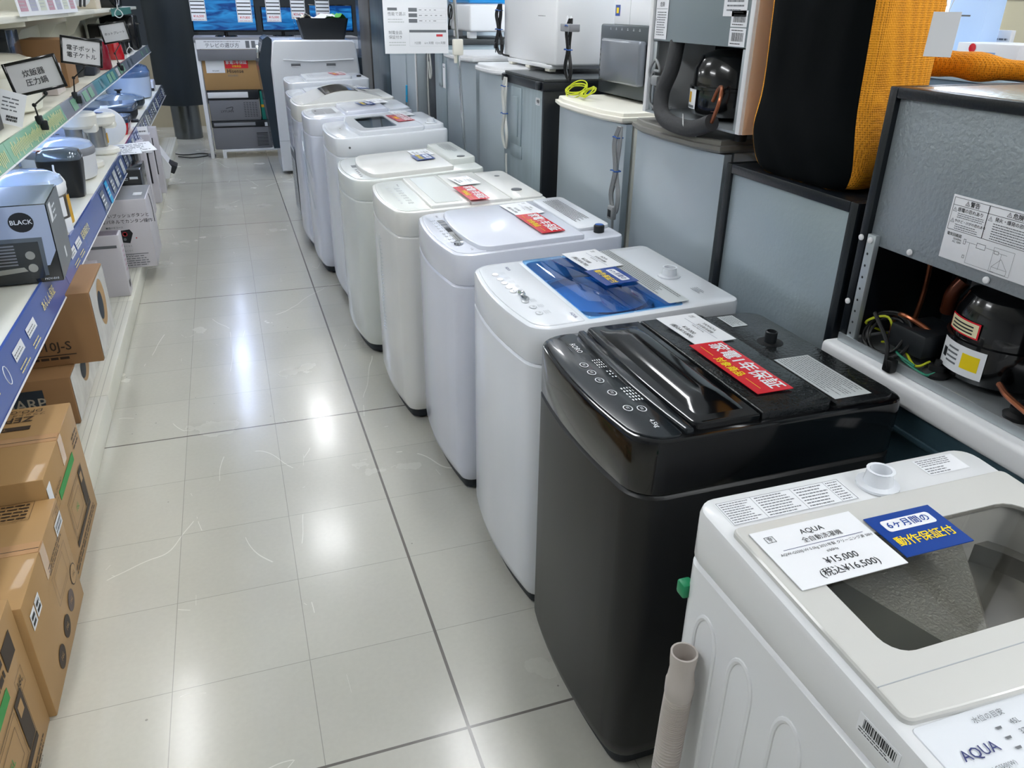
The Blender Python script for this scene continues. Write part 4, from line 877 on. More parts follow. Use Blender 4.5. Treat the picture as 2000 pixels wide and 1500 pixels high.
a.tube([(-.012,.40,.17),(-.012,.44,.1),(-.012,.46,.06)],.005,blkc,8,4); a.box(-.02,-.004,.44,.47,.04,.065,blkc,.004); a.build('mains_cord',t)
# R9.. tall ones
def tall(y0,y1,z1,m,label,x0=1.3,x1=1.95,strip=True,name='refrigerator'):
    t=thing(name,label,'refrigerator',(x0,y0,0)); W=y1-y0
    a=MB(); a.box(0,x1-x0,0,W,.04,z1,m,.006); a.build('cabinet',t)
    if strip:
        a=MB(); a.box(-.01,0,.0,.02,.1,z1-.02,wplast,.002); a.build('edge_strip',t)
        a=MB(); a.box(-.008,0,W*.35,W*.38,.1,z1-.05,m,.003); a.build('panel_rib',t)
        a=MB(); a.tube([(-.02,W*.3,.98),(-.02,W*.33,.9),(-.02,W*.3,.7),(-.02,W*.32,.3)],.006,greyc,8,4); a.build('mains_cord',t)
        a=MB(); a.tube([(-.02,W*.29,1.05),(-.02,W*.3,1.0),(-.02,W*.31,.93)],.008,cyan,6,3); a.build('blue_tape',t)
    for fx in (.05,x1-x0-.05):
        for fy in (.05,W-.05):
            a=MB(); a.lathe([(.02,0),(.02,.04)],rubber,10,o=(fx,fy,0)); a.build('foot',t)
    return t
tall(5.81,6.80,1.82,silverdoor,'tall silver refrigerator with white corner strip, behind the hanging guide sign')
tall(6.85,7.62,1.85,dksteel,'tall dark steel refrigerator, left of the tall silver one',strip=False)
tall(7.70,8.25,1.88,mat('brown_grey_steel','4c4b4a',.4),'tall brown grey refrigerator, second from the far end',strip=False)
tall(8.35,9.2,1.9,mat('silver_steel_blue_reflection','6e87a3',.22,metal=.6,vary=.25,vs=3),'tall silver refrigerator with painted blue reflection at the far end of the row',strip=False,x0=1.42,x1=2.0)  # blue reflection painted into the silver door's base colour
# sign on pole
t=thing('sign_stand','chrome pole stand holding a clear pocket with a washing machine guide sheet','sign',(1.235,4.40,0))
a=MB(); a.tube([(.045,0,.012),(.012,0,.8),(-.035,0,1.6),(-.06,0,2.05)],.009,chrome,14,1); a.build('pole',t)
a=MB(); a.lathe([(.10,0),(.10,.008),(.02,.012),(.012,.03)],chrome,24,o=(.045,.0,0)); a.build('base',t)
a=MB(); a.box(-.05,.005,-.016,.016,1.35,1.43,cream,.006); a.box(-.045,-.028,-.006,.006,1.31,1.36,cream,.004); a.build('clamp',t)
a=MB(); T=frame((-.24,.0,1.61),(1,.02,0),(0,.015,1)); a.box(-.185,.185,-.258,.26,-.002,-.001,clear,T=T); a.box(-.178,.165,-.25,.25,-.001,.001,paper,T=T)
T=T@Matrix.Rotation(0,4,'Z')@Matrix.Translation((0,0,.0011))
PR=[]
def tx(s,sz,x,y,m_=ink2,b=0): a.text(s,sz,T@Matrix.Translation((x,y,0)),m_,b,'LEFT')
tx('サイズで選ぶ',.022,-.155,.045); a.lines(T,-.155,-.05,.0,.03,2,lightgrey,cw=.006,seed=1)
tx('4.2-5.0kg',.014,-.035,.03); tx('5.0-6.0kg',.014,.035,.03); tx('6.0kg以上',.014,.10,.03); rect(a,T,-.045,.155,.015,.075,lightgrey)
a.quad((-.155,-.045,.0002),(-.105,-.045,.0002),(-.105,-.032,.0002),(-.155,-.032,.0002),ink2,T); tx('性能で選ぶ',.019,-.155,-.062); a.lines(T,-.155,-.055,-.105,-.08,2,lightgrey,cw=.006,seed=2)
for k in range(3): a.quad((-.045,-.05-.026*k,.0002),(.0,-.05-.026*k,.0002),(.0,-.032-.026*k,.0002),(-.045,-.032-.026*k,.0002),ink2,T); rect(a,T,.002,.155,-.05-.026*k,-.032-.026*k,lightgrey); a.lines(T,.01,.14,-.045-.026*k,-.037-.026*k,1,ink2,cw=.008,gap=2,seed=k)
tx('制電全品',.018,-.155,-.15); tx('保証付き',.018,-.155,-.172); a.lines(T,-.155,-.05,-.215,-.19,2,lightgrey,cw=.006,seed=5)
a.quad((-.045,-.148,.0002),(.155,-.148,.0002),(.155,-.136,.0002),(-.045,-.136,.0002),ink2,T); rect(a,T,-.045,.155,-.215,-.148,lightgrey); a.quad((.10,-.168,.0003),(.135,-.168,.0003),(.135,-.157,.0003),(.10,-.157,.0003),inkred,T)
tx('7日間',.014,-.02,-.20); tx('6ヶ月間',.014,.035,-.20); tx('12ヶ月間',.014,.093,-.20)
a.build('guide_sheet',t)

# ================================================================ far end of the aisle
t=thing('drum_washing_machine','large white drum washing machine with dark navy front, black basket on top','washing machine',(.45,8.45,0))
a=MB(); P=[(.0,1.04),(.035,1.25),(.06,1.265),(.80,1.265),(.83,1.24),(.86,.95),(.86,.03),(.0,.03)][::-1]
a.loft([[(x,.0+d,z) for x,z in Pp] for Pp,d in ((inset(P,.012),0),(P,.012),(P,.63),(inset(P,.012),.645))],white); 
for x in (.19,.53): a.box(x,x+.09,-.004,.004,1.03,1.055,ink2,.002); a.box(x+.005,x+.085,-.006,.0,1.022,1.032,white,.001)
a.box(.0,.86,-.003,.0,.33,.334,seam); a.tube([(.12,-.004,1.09),(.4,-.006,1.075),(.8,-.006,1.09)],.006,white,8,4); a.build('cabinet',t)
a=MB(); P=[(-.0,.26),(-.0,1.05),(.035,1.27),(.0,1.30),(-.05,1.27),(-.115,1.05),(-.06,.26)]
a.loft([[(x,.02,z) for x,z in P],[(x,.62,z) for x,z in P]],navy); a.build('front_door_panel',t)['label']='dark navy front panel'
a=MB(); a.box(-.118,-.09,.08,.2,1.10,1.22,chrome,.005); a.build('display_bezel',t)
a=MB(); a.box(.86,.92,.1,.5,.9,1.1,mat('grille_plastic','5d6468',.4)); a.build('side_grille',t)
a=MB(); P=rp(-.2,.2,-.13,.13,.02); P2=rp(-.245,.245,-.16,.16,.02)
a.loft([ring(P,0),ring(P2,.19),ring(inset(P2,.006),.19),ring(inset(P,.006),.01)],dark,True,True)
solo(a,'basket','black plastic basket full of papers on top of the white drum washing machine','basket',(1.0,8.72,1.267))
def crumple(w,d,m,seed,label,loc,rz=0,name='paper_sheet'):
    R=random.Random(seed); a=MB(); n=6; V=[]
    for i in range(n+1):
        for j in range(n+1): V.append((-w/2+w*i/n,-d/2+d*j/n,.03*R.random()+.02*math.sin(i*1.3+seed)))
    F=[(i*(n+1)+j,(i+1)*(n+1)+j,(i+1)*(n+1)+j+1,i*(n+1)+j+1) for i in range(n) for j in range(n)]
    a.add([(p[0],p[1],p[2]+.002) for p in V]+[(p[0],p[1],p[2]) for p in V],F+[tuple(k+len(V) for k in f[::-1]) for f in F],m)
    return solo(a,name,label,'paper',loc,rz,smooth=60)
crumple(.34,.2,paper,2,'white crumpled papers heaped in the black basket',(.97,8.72,1.45),.3)
crumple(.16,.16,mat('green_paper','59a84a',.5),3,'green paper bag at the right of the black basket',(1.13,8.7,1.455),.6)
crumple(.2,.14,mat('beige_paper','d9d3c0',.5),4,'beige sheet at the left of the black basket',(.85,8.7,1.45),.1)
# TV stand with boxes (front at y 9.55)
t=thing('display_table','grey television table with white guide strip along its front edge','table',(-.25,9.56,0))
a=MB(); a.box(0,1.75,0,.6,1.20,1.25,grey,.004); a.build('table_top',t)
a=MB(); a.box(.02,1.73,.0,.02,1.02,1.13,coolgrey,.003); a.build('fascia',t)
for x in (0,1.70):
    a=MB(); a.box(x,x+.04,.01,.05,.0,1.2,wplast,.003); a.build('leg',t)
    a=MB(); a.box(x,x+.04,.55,.59,.0,1.2,wplast,.003); a.build('leg',t)
a=MB(); T=frame((.88,-.004,1.18),(1,0,0),(0,0,1)); a.box(-.86,.86,-.045,.045,-.003,0,paper,T=T); T=T@Matrix.Translation((0,0,.0005))
a.text('テレビの選び方',.05,T@Matrix.Translation((-.60,-.012,0)),ink2,.006); a.lines(T,-.78,-.4,.02,.035,1,ink2,cw=.015)
for x in (-.36,-.30): a.quad((x,-.035,.0003),(x+.04,-.035,.0003),(x+.04,.035,.0003),(x,.035,.0003),ink2,T)
for x in (-.22,-.14,-.06): a.quad((x,-.02,.0003),(x+.06,-.02,.0003),(x+.06,.0,.0003),(x,.0,.0003),ink2,T)
a.build('guide_strip',t)
def tv(x0,x1,y,z0,label):
    t=thing('television',label,'television',((x0+x1)/2,y,1.251)); W=x1-x0; h=W*.58
    a=MB(); a.box(-W/2,W/2,0,.03,.045,.045+h,black,.005); a.build('frame',t)
    a=MB(); a.box(-W/2+.012,W/2-.012,-.001,0,.065,.033+h,tvpic); a.build('screen',t)
    a=MB(); a.lathe([(.12,0),(.11,.01),(.02,.015),(.02,.06)],black,24,o=(0,.04,0)); a.build('stand',t)
tv(-.24,.42,9.72,1.3,'television with blue sea picture at the left end of the grey table')
tv(.98,1.46,9.70,1.3,'television with blue picture behind the black basket')
tv(.48,.92,9.85,1.3,'television between the two blue ones, mostly hidden by price boards')
def tvcard(x,y,z,price,label):
    a=MB(); a.box(-.075,.075,0,.22,-.002,.002,paper); T=Matrix.Translation((0,0,.0021))
    rect(a,T,-.07,.07,.005,.215,ink,.002)
    for k in range(4): a.quad((-.07,.075+.035*k,.0003),(.07,.075+.035*k,.0003),(.07,.085+.035*k,.0003),(-.07,.085+.035*k,.0003),ink,T)
    a.text(price,.032,T@Matrix.Translation((0,.045,0)),inkred,.012); a.lines(T,-.06,.06,.012,.02,1,inkred,cw=.02)
    solo(a,'television_price_board',label,'price board',M=frame((x,y,z),(1,0,0),(0,.05,1)),group='television price boards')
tvcard(-.16,9.60,1.405,'¥16,500','price board reading 16,500 yen at the left television')
tvcard(.30,9.58,1.395,'¥19,800','price board reading 19,800 yen right of the left television')
tvcard(.60,9.60,1.40,'¥15,000','price board left of the clear holder, reading 15,000 yen')
tvcard(.86,9.60,1.43,'¥25,700','price board reading 25,700 yen above the black basket')
tvcard(1.12,9.58,1.43,'¥22,000','price board at the right end, in front of the right television')
a=MB(); a.box(-.33,.33,0,.35,0,.315,kraft,.003); T=frame((-.20,-.001,.24),(1,0,0),(0,0,1)); a.box(-.095,.095,-.065,.065,0,.002,paper,T=T); a.text('¥15,000',.02,T@Matrix.Translation((.0,-.045,.002)),ink)
T=frame((.02,-.001,.265),(1,0,0),(0,0,1)); a.box(-.12,.12,-.045,.045,0,.002,redc,T=T); a.text('家電1年保証',.04,T@Matrix.Translation((0,.012,.002)),inkw,.012); a.text('対象商品',.024,T@Matrix.Translation((0,-.026,.002)),yel,.01)
a.text('Hisense',.055,frame((-.0,-.001,.19),(1,0,0),(0,0,1)),ink,.01); a.text('43E6800',.03,frame((-.03,-.001,.145),(1,0,0),(0,0,1)),ink2)
BX=solo(a,'television_carton','brown cardboard television carton with red and white stickers, under the grey table','box',(.13,9.60,.72))
t=thing('cool_box','grey portable cool box with vents and logo, middle of the stack','cool box',(-.19,9.58,.40))
a=MB(); a.box(0,.53,0,.32,.0,.22,coolgrey,.012); a.text('LVYUAN',.035,frame((.18,-.001,.10),(1,0,0),(0,0,1)),ink); a.tube([(.17,-.001,.13),(.24,-.001,.145),(.23,-.001,.11)],.003,ink,6,4)
for i in range(5):
    for j in range(9): a.box(.36+.03*i,.38+.03*i,-.001,.0,.04+.018*j,.045+.018*j,ink)
a.build('body',t); a=MB(); a.box(-.004,.534,-.004,.324,.222,.32,dark,.01); a.box(.0,.42,-.012,-.004,.24,.30,wplast,.01); a.build('lid',t)
t=thing('cool_box','grey portable cool box with side grille, lowest of the stack on white legs','cool box',(-.19,9.58,.095))
a=MB(); a.box(0,.62,0,.34,.0,.235,coolgrey,.012); a.box(.46,.58,-.002,0,.03,.17,dark)
for k in range(8): a.box(.46,.58,-.004,-.002,.04+.016*k,.046+.016*k,grey)
a.build('body',t); a=MB(); a.box(-.004,.624,-.004,.344,.237,.303,dark,.008); a.box(.02,.46,-.01,-.004,.25,.285,grey,.006); a.box(.56,.60,-.008,-.004,.24,.28,wplast); a.build('lid',t)
t=thing('low_stand','white low metal stand under the grey cool boxes','stand',(-.12,9.56,0)); a=MB(); a.box(0,.8,0,.4,.07,.094,wplast,.004); a.build('deck',t)
for x in (0,.76):
    for y in (0,.36):
        a=MB(); a.box(x,x+.04,y,y+.04,0,.07,wplast,.003); a.build('leg',t)
a=MB(); a.box(0,.10,0,.3,0,.30,greenbox,.003); a.box(0,.10,-.002,0,.13,.16,gold); solo(a,'green_box','green box with a gold band beside the middle cool box','box',(.355,9.60,.402))
a=MB(); a.box(-.003,.003,-.05,0,0,.20,clear,.001); a.box(-.06,.06,-.05,.01,0,.004,clear); solo(a,'card_holder','clear plastic card holder standing on the white drum washing machine','holder',(.72,8.6,1.266))
# column with black cover
a=MB(); a.lathe([(.31,.42),(.305,.5),(.30,1.2),(.30,2.79)],column,40); a.lathe([(.31,.42),(.29,.42)],column,40); o=struct(a,'trim_1',smooth=60); o.location=(-.52,11.25,0)
a=MB(); a.lathe([(.17,.0),(.17,.42)],mat('dim_chrome','6a6f72',.25,metal=.9),32); o=struct(a,'trim_2',smooth=60); o.location=(-.52,11.25,0)
a=MB(); a.box(-.5,1.9,0,.05,0,1.0,mat('beige_partition','b3aa93',.6),.0); o=struct(a,'wall_partition'); o.location=(-.6,12.3,0)
a=MB(); a.tube([(-.45,.3,.01),(-.3,.1,.012),(-.1,.16,.01),(-.02,0,.012),(-.2,-.1,.01),(-.35,.0,.012)],.006,blkc,8,5); a.box(-.03,.05,-.06,.0,.0,.03,grey,.005); solo(a,'extension_lead','black lead with grey adapter lying on the floor left of the cool boxes','cable',(-.25,9.75,0))
# ================================================================ background right
t=thing('display_rack','grey steel display counter behind the refrigerators on the right','counter',(1.98,1.2,0))
a=MB(); a.box(.25,1.0,0,2.2,0,1.395,mat('blue_grey_counter','6f8190',.35,metal=.3,vary=.08,vs=6),.004); a.build('counter',t)
a=MB(); a.box(.24,1.0,-.02,2.22,1.396,1.41,mat('pale_blue_shelf','b9cbd6',.2,metal=.2),.002); a.build('counter_top',t)
a=MB(); a.box(0,.08,0,.16,0,.4,mat('pale_blue_card_glow','b3cdf0',.3,emit=.15),.004); a.box(-.001,0,.06,.1,.17,.175,ink2); solo(a,'tall_box','tall pale blue box standing on the counter by the window','box',(2.42,2.19,1.411))  # box is no lamp; a faint glow is put into its material
a=MB(); a.box(0,.02,0,.07,0,.13,paper,.002); a.lines(frame((-.001,.035,.06),(0,-1,0),(0,0,1)),-.03,.03,-.05,.05,6,ink2,cw=.01); solo(a,'small_white_card','small white card standing behind the printed white carton','card',(2.52,2.16,1.411))
a=MB(); a.box(0,.2,0,.23,0,.095,paper,.002); a.lathe([(.014,0),(.0,.001)],redc,12,T=frame((-.001,.17,.08),(0,-1,0),(0,0,1))); a.box(-.001,0,.08,.13,.02,.07,mat('photo_blue','8fb0dc',.4)); solo(a,'printed_carton','white printed carton with a red spot on the counter top','carton',(2.30,1.93,1.411))
a=MB(); a.box(0,.1,0,.3,0,.03,dark,.002); a.lathe([(.014,0),(.0,.001)],redc,12,T=frame((-.001,.2,.02),(0,-1,0),(0,0,1))); solo(a,'dark_carton','dark low carton in front of the white printed carton','carton',(2.235,1.66,1.411))
t=thing('toaster','dark microwave oven with silver top edge at the right edge of the picture','toaster',(2.35,1.55,1.411)); a=MB(); a.box(0,.3,0,.34,0,.10,dark,.02,3); a.box(-.003,0,.2,.27,.03,.06,paper); a.build('body',t); a=MB(); a.box(-.004,.2,.0,.34,.07,.112,chrome,.01,3); a.build('trim',t)
a=MB(); a.box(0,.05,0,1.9,0,2.2,mat('beige_screen','b7ad92',.6)); 
for k in range(9): a.box(-.003,0,0,1.9,.1+.22*k,.105+.22*k,mat('groove','8f8770',.6))
solo(a,'slatted_screen','beige slatted screen standing beyond the counter','screen',(3.3,1.4,0))
m=MB(); m.box(0,.04,0,1.0,0,1.7,daylight); o=struct(m,'window_1'); o.location=(3.2,2.95,1.0)
m=MB(); m.box(-.02,.06,-.04,0,0,1.75,wplast); m.box(-.02,.06,1.0,1.04,0,1.75,wplast); m.box(-.02,.06,0,1.0,-.04,0,wplast); m.build('window_frame',o)['kind']='structure'
for k,(y,m_) in enumerate(((1.75,'dfe6e2'),(1.55,'9fb0b4'))):
    a=MB(); a.box(0,.05,0,.05,0,2.2,mat('post_%d'%k,m_,.4),.003); solo(a,'display_post',('white','grey')[k]+' upright post rising behind the counter','post',(3.05,y+.35,0))
# ================================================================ left-hand shelving
SX0=-1.22
B0=[2.66,3.32,4.54,5.76,6.98,8.20,9.42,10.64]
names=['nearest','second','third','fourth','fifth','sixth','farthest']
def shelf_bay(i):
    y0,y1=B0[i],B0[i+1]; W=y1-y0
    t=thing('display_shelf','%s bay of the ivory steel shelving along the left side of the aisle'%names[i],'shelf',(SX0,y0,0),0,'bays of ivory steel shelving')
    a=MB(); a.box(-.03,0,.001,W-.001,0,1.9,ivoryb,.002); a.build('back_panel',t)
    a=MB(); a.box(0,.58,.001,W-.001,.0,.10,ivory,.004); a.box(.552,.554,.002,W-.002,.1,.1006,shelfline); a.box(.530,.531,.002,W-.002,.1,.1006,shelfline)
    for k in range(int(W/.012)): a.quad((.500,.01+.012*k,.1004),(.510,.01+.012*k,.1004),(.510,.014+.012*k,.1004),(.500,.014+.012*k,.1004),shelfline)
    a.build('base_deck',t)
    for z,x1 in ((.695,.51),(1.125,.43),(1.53,.39)):
        if i==0 and z>1.2: pass
        ys=-1.5 if i==0 else .002
        a=MB(); a.box(0,x1,ys,W-.002,z-.028,z,ivory,.004); a.build('shelf_board',t)
        # bracket below each board
        for yy in (.012,):
            a=MB(); P=[(0,-.03),(x1*.95,-.03),(x1*.95,-.05),(x1*.6,-.065),(x1*.3,-.10),(x1*.12,-.2),(0,-.22)]
            a.loft([[(x,yy,z+q) for x,q in P],[(x,yy+.004,z+q) for x,q in P]],ivory); a.build('bracket',t)
    a=MB(); a.box(.20,.225,(-1.4 if i==0 else .05),W-.05,1.084,1.096,led); a.build('shelf_lamp',t)
    # price rails
    rails=[(.52,.70,.58,[raillav,raillav,railblue,railblue,railgrey,railgrey,railgrey][i]),(.44,1.13,1.055,[railgreen,railgreen,railgrey,railteal,railgrey,railgrey,railgrey][i])]
    for k,(x,zt,zb,m_) in enumerate(rails):
        if i==0 and k==1: pass
        ys=-1.5 if i==0 else .003
        a=MB(); a.loft([[(x-.01,ys,zt),(x+.0,ys,zt+.002),(x+.022,ys,zb),(x+.014,ys,zb-.002)][::-1],[(x-.01,W-.003,zt),(x,W-.003,zt+.002),(x+.022,W-.003,zb),(x+.014,W-.003,zb-.002)][::-1]],m_,True,True)
        a.add([(x+.0235,ys,zb+.004),(x+.0235,W-.003,zb+.004),(x+.0255,W-.003,zb-.002),(x+.0255,ys,zb-.002)],[(0,1,2,3)],wplast)
        T=frame((x+.0125,W/2,(zt+zb)/2),(0,1,0),(-.022,0,zt-zb)); T=T@Matrix.Translation((0,0,.001)); R=random.Random(i*7+k)
        if k==0 and i<=1:
            a.text('あんしん保証' if i==0 else '延長保証付き',.036,T@Matrix.Translation((.0 if i else .0,.008,0)),yelw,.01)
            if i==0: a.text('長期保証付き',.036,T@Matrix.Translation((-.86,.008,0)),yelw,.01); a.tube([(-.66+.02*math.cos(q_),.028*math.sin(q_)+.005,.001) for q_ in [2*PI*z_/12 for z_ in range(13)]],.0012,inkw,5,1,T=T)
            for q in (-.42,-.27) if i else (-.55,-.36):
                a.box(q,q+.12,-.004,.028,0,.0006,paper,T=T); a.lines(T@Matrix.Translation((0,0,.0006)),q+.005,q+.11,.0,.02,2,ink2,cw=.01,seed=i); a.lines(T,q,q+.12,-.045,-.022,2,yelw,cw=.008,seed=q)
        elif k==0:
            q=-W/2+.03
            while q<W/2-.14:
                a.box(q,q+.11,-.045,.045,0,.0006,[railgrey,lightgrey,raillav][R.randrange(3)],T=T); a.lines(T@Matrix.Translation((0,0,.0008)),q+.01,q+.10,-.03,.03,3,inkw,cw=.012,seed=int(q*99)); q+=.14+.12*R.random()
            if i==2: a.box(-.35,-.27,-.06,.055,0,.001,cyan,T=T)
        elif k==1 and i<=1:
            q=-W/2+.05
            while q<W/2-.05: 
                h=.012+.02*R.random(); a.quad((q,-h,.0004),(q+.006,-h,.0004),(q+.018,h,.0004),(q+.010,h,.0004),yelw,T); q+=.022
        else:
            q=-W/2+.05
            while q<W/2-.2:
                if R.random()<.6: a.box(q,q+.15,-.025,.03,0,.0006,[clear,lightgrey,railgreen][R.randrange(3)],T=T)
                q+=.22
        a.build('price_rail',t)
for i in range(7): shelf_bay(i)

# cartons ------------------------------------------------------------
def carton(x0,x1,y0,y1,z0,z1,label,m=kraft,name='cardboard_box',rz=0,deco=None,b=.004,tp=True,cat='box',group=None):
    a=MB(); D=x1-x0; W=y1-y0; H=z1-z0
    a.box(-D,0,0,W,0,H,m,b)
    if tp:
        a.box(-D+.002,-.002,W*.46,W*.56,H-.0005,H+.0012,tape)
        a.box(-.0006,.0012,W*.46,W*.56,H-.09,H,tape); a.box(-D+.002,-.003,W*.498,W*.502,H+.001,H+.0016,kprint)
    if deco: deco(a,D,W,H)
    return solo(a,name,label,cat,(x1,y0,z0),rz,group)
def fs(y,z,H=0): return frame((.0013,y,z),(0,1,0),(0,0,1))   # side facing the aisle
def ns(x,z): return frame((x,-.0012,z),(1,0,0),(0,0,1))       # side facing the camera
def tp_(x,y,H): return frame((x,y,H+.0013),(-1,0,0),(0,-1,0))
def oven_pic(a,T,s=1):
    # line drawing of an oven
    rect(a,T,-.13*s,.13*s,-.07*s,.07*s,kprint,.002); rect(a,T,-.12*s,.06*s,-.06*s,.06*s,kprint,.0015); rect(a,T,-.10*s,.04*s,-.04*s,.04*s,kprint,.0015)
    a.box(.07*s,.125*s,-.065*s,.065*s,0,.0005,kprint,T=T); a.box(-.13*s,.13*s,-.088*s,-.072*s,0,.0005,kprint,T=T); a.box(.08*s,.11*s,.02*s,.05*s,.0005,.0009,kraft,T=T)
    a.text('16L',.03*s,T@Matrix.Translation((-.03*s,.0,0)),kgreen)
def d1(a,D,W,H):
    T=tp_(-.17,.13,H); 
    a.text('ZEPEAL',.048,frame((-.17,.40,H+.002),(-1,0,0),(0,-1,0)),kprint,.012); a.text('DFO-G1621',.03,frame((-.15,.455,H+.002),(-1,0,0),(0,-1,0)),kprint); a.text('フラットオーブンレンジ',.02,frame((-.17,.43,H+.002),(-1,0,0),(0,-1,0)),kprint)
    a.box(-.34,-.09,.325,.35,H+.0012,H+.002,kprint); a.text('ていねいに',.02,frame((-.2,.337,H+.0022),(-1,0,0),(0,-1,0)),kraft)
    T=fs(W*.5,H*.45); a.box(-.14,.10,.085,.115,0,.0006,kgreen,T=T); oven_pic(a,T@Matrix.Translation((.03,-.03,0)),1.0); a.text('ZEPEAL DFO-G1621',.016,T@Matrix.Translation((-.15,.13,0)),kprint); a.lines(T,-.2,.2,-.16,-.13,2,kprint,cw=.02)
    a.lines(T,.13,.22,.1,.15,3,kprint,cw=.015,seed=3); a.box(-.245,-.20,.13,.19,0,.001,paper,T=T)
carton(-1.06,-.62,2.135,2.625,0,.405,'brown carton printed with a green band and oven drawing, topmost of the near left row',deco=d1)
def d2(a,D,W,H):
    for y,z,m_ in ((.42,.115,kraft),(.34,.085,mat('faded_print','655752',.6)),(.25,.07,kprint),(.15,.055,kprint)):
        P=[(.034*math.cos(2*PI*k/24),.030*math.sin(2*PI*k/24),.0003) for k in range(24)]; T=fs(y,z)
        if m_ is kraft: a.add(P,[tuple(range(24))],kprint,T); a.add([(p[0]*.9,p[1]*.9,.0006) for p in P],[tuple(range(24))],kraft,T)
        else: a.add(P,[tuple(range(24))],m_,T)
        a.text('16L',.022,T@Matrix.Translation((0,0,.0004)),kprint if m_ is kraft else kraft)
    T=fs(.33,.19); rect(a,T,-.09,.09,-.045,.045,kprint,.001); rect(a,T,-.07,.05,-.035,.035,kprint,.001); a.lines(T,-.09,.09,.055,.085,3,kprint,cw=.014)
    T=fs(.43,.29); a.box(-.05,.03,-.018,.018,0,.001,paper,T=T); a.lines(T@Matrix.Translation((0,0,.001)),-.045,.025,-.014,.014,2,ink2,th=.7,cw=.002,gap=1); rect(a,T,-.04,.06,.022,.045,kprint,.0012); a.text('ワレモノ',.014,T@Matrix.Translation((.01,.033,0)),kprint)
    for y in (.05,.10): a.box(y-.02,y+.02,-.025,.02,0,.001,paper,T=fs(0,H-.07)); a.lines(fs(y,H-.07)@Matrix.Translation((0,0,.0012)),-.016,.016,-.02,.014,2,ink,th=.6,seed=int(y*100))
    a.box(-.36,-.08,.37,.46,H-.001,H+.0005,kraft); a.lines(frame((-.2,.42,H+.002),(-1,0,0),(0,-1,0)),-.14,.12,-.04,.04,5,kprint,cw=.012,seed=6)
    rect(a,frame((-.2,.42,H+.002),(-1,0,0),(0,-1,0)),-.15,.13,-.045,.045,kprint,.001)
carton(-1.02,-.60,1.66,2.13,0,.345,'brown carton with a row of dark round printed badges, between the two oven cartons',deco=d2)
def d3(a,D,W,H):
    T=fs(W*.42,H*.45); a.box(-.2,.12,.07,.1,0,.0006,kgreen,T=T); oven_pic(a,T@Matrix.Translation((.05,-.03,0)),1.05); rect(a,T,.16,.22,.02,.07,kprint,.001); a.text('16L',.03,T@Matrix.Translation((.19,.045,0)),kprint); a.lines(T,.02,.22,-.18,-.14,3,kprint,cw=.012)
    T=fs(W-.1,H-.07); a.box(-.03,.04,-.03,.03,0,.0006,kprint,T=T); a.lines(T,-.12,-.04,-.03,.03,2,kprint,th=.6,cw=.02)
carton(-1.05,-.615,1.17,1.655,0,.385,'nearest brown carton, cut by the lower left corner of the picture',deco=d3)
def d4(a,D,W,H):
    T=ns(-.21,H*.28); a.text('MN-S10J-S',.05,T,kprint,.01); a.box(-.16,.12,-.037,-.033,0,.0006,kprint,T=T); a.lines(T,-.12,.10,-.055,-.042,1,kprint,th=.8,cw=.02)
    a.box(-.40,-.19,H*.50,H*.72,0,.0006,mat('navy_print','25303c',.6),T=ns(0,0))
carton(-1.10,-.60,3.20,3.60,.303,.59,'brown carton with bold black lettering, resting on the dark lettered carton',kraftd,deco=d4,tp=False)
def d5(a,D,W,H):
    T=ns(0,0); a.box(-.38,-.10,H*.25,H*.80,0,.0006,mat('navy_print','25303c',.6),T=T); a.text('SHARP',.06,T@Matrix.Translation((-.185,H*.52,.0006)),mat('pale_print','a89f90',.6),.008)
    film(a,D,W,H)
def film(a,D,W,H):
    T=fs(W/2,H/2); a.box(-W/2+.01,W/2-.005,-H/2+.005,H/2-.005,0,.0008,mat('cloudy_film','c9c6c2',.2,coat=.5,vary=.1,vs=14),T=T)
    for m_,x0,s in ((kraft,.02,1),(mat('navy_print','25303c',.6),-.02,.62)):
        a.add([(x0+.09*s*math.cos(2*PI*k/20),.03+(H*.33)*s*math.sin(2*PI*k/20),.0012+.0003*(s<1)) for k in range(20)],[tuple(range(20))],m_,T)
_d4=d4
def d4b(a,D,W,H): _d4(a,D,W,H); film(a,D,W,H)
COL.objects[-1]
last=COL.objects[-1]; bpy.data.objects.remove(last)
carton(-1.10,-.60,3.20,3.60,.303,.59,'brown carton with bold black lettering, resting on the dark lettered carton',kraftd,deco=d4b,tp=False)
carton(-1.16,-.71,3.08,3.62,.101,.302,'brown carton with navy lettered patch, lower one of the pair on the base deck',kraftd,deco=d5,tp=False)
wbox=mat('white_carton','cfccd2',.4,coat=.2,vary=.02); wbox2=mat('mauve_white_carton','bfb9c0',.4,coat=.2)
def dclear(a,D,W,H):
    a.box(-.0008,.0006,.02,W-.02,.02,H-.02,clear); a.lines(fs(W*.5,H*.5),-.03,.03,-.12,.1,5,mat('pink_print','b98aa0',.6),cw=.01); a.add([(.035*math.cos(2*PI*k/16),.07*math.sin(2*PI*k/16),.0009) for k in range(16)],[tuple(range(16))],gold,fs(W*.4,H*.35))
carton(-.95,-.70,4.02,4.12,.101,.46,'slim white carton with pink print, nearest white one on the base deck',wbox2,tp=False,deco=dclear)
def dwb0(a,D,W,H):
    a.box(-.16,-.02,H-.07,H-.055,0,.0006,ink2,T=ns(0,0)); a.box(-D+.01,-.01,.01,W-.01,H,H+.001,mat('mauve_lid','8f8794',.35,coat=.3)); T=fs(W*.5,.06); a.lines(T,-.03,.03,-.02,.02,1,ink,th=.9,cw=.003,gap=.8)
    a.lines(fs(W*.5,H*.6),-.03,.03,-.08,.08,6,mat('pink_print','b98aa0',.6),cw=.01)
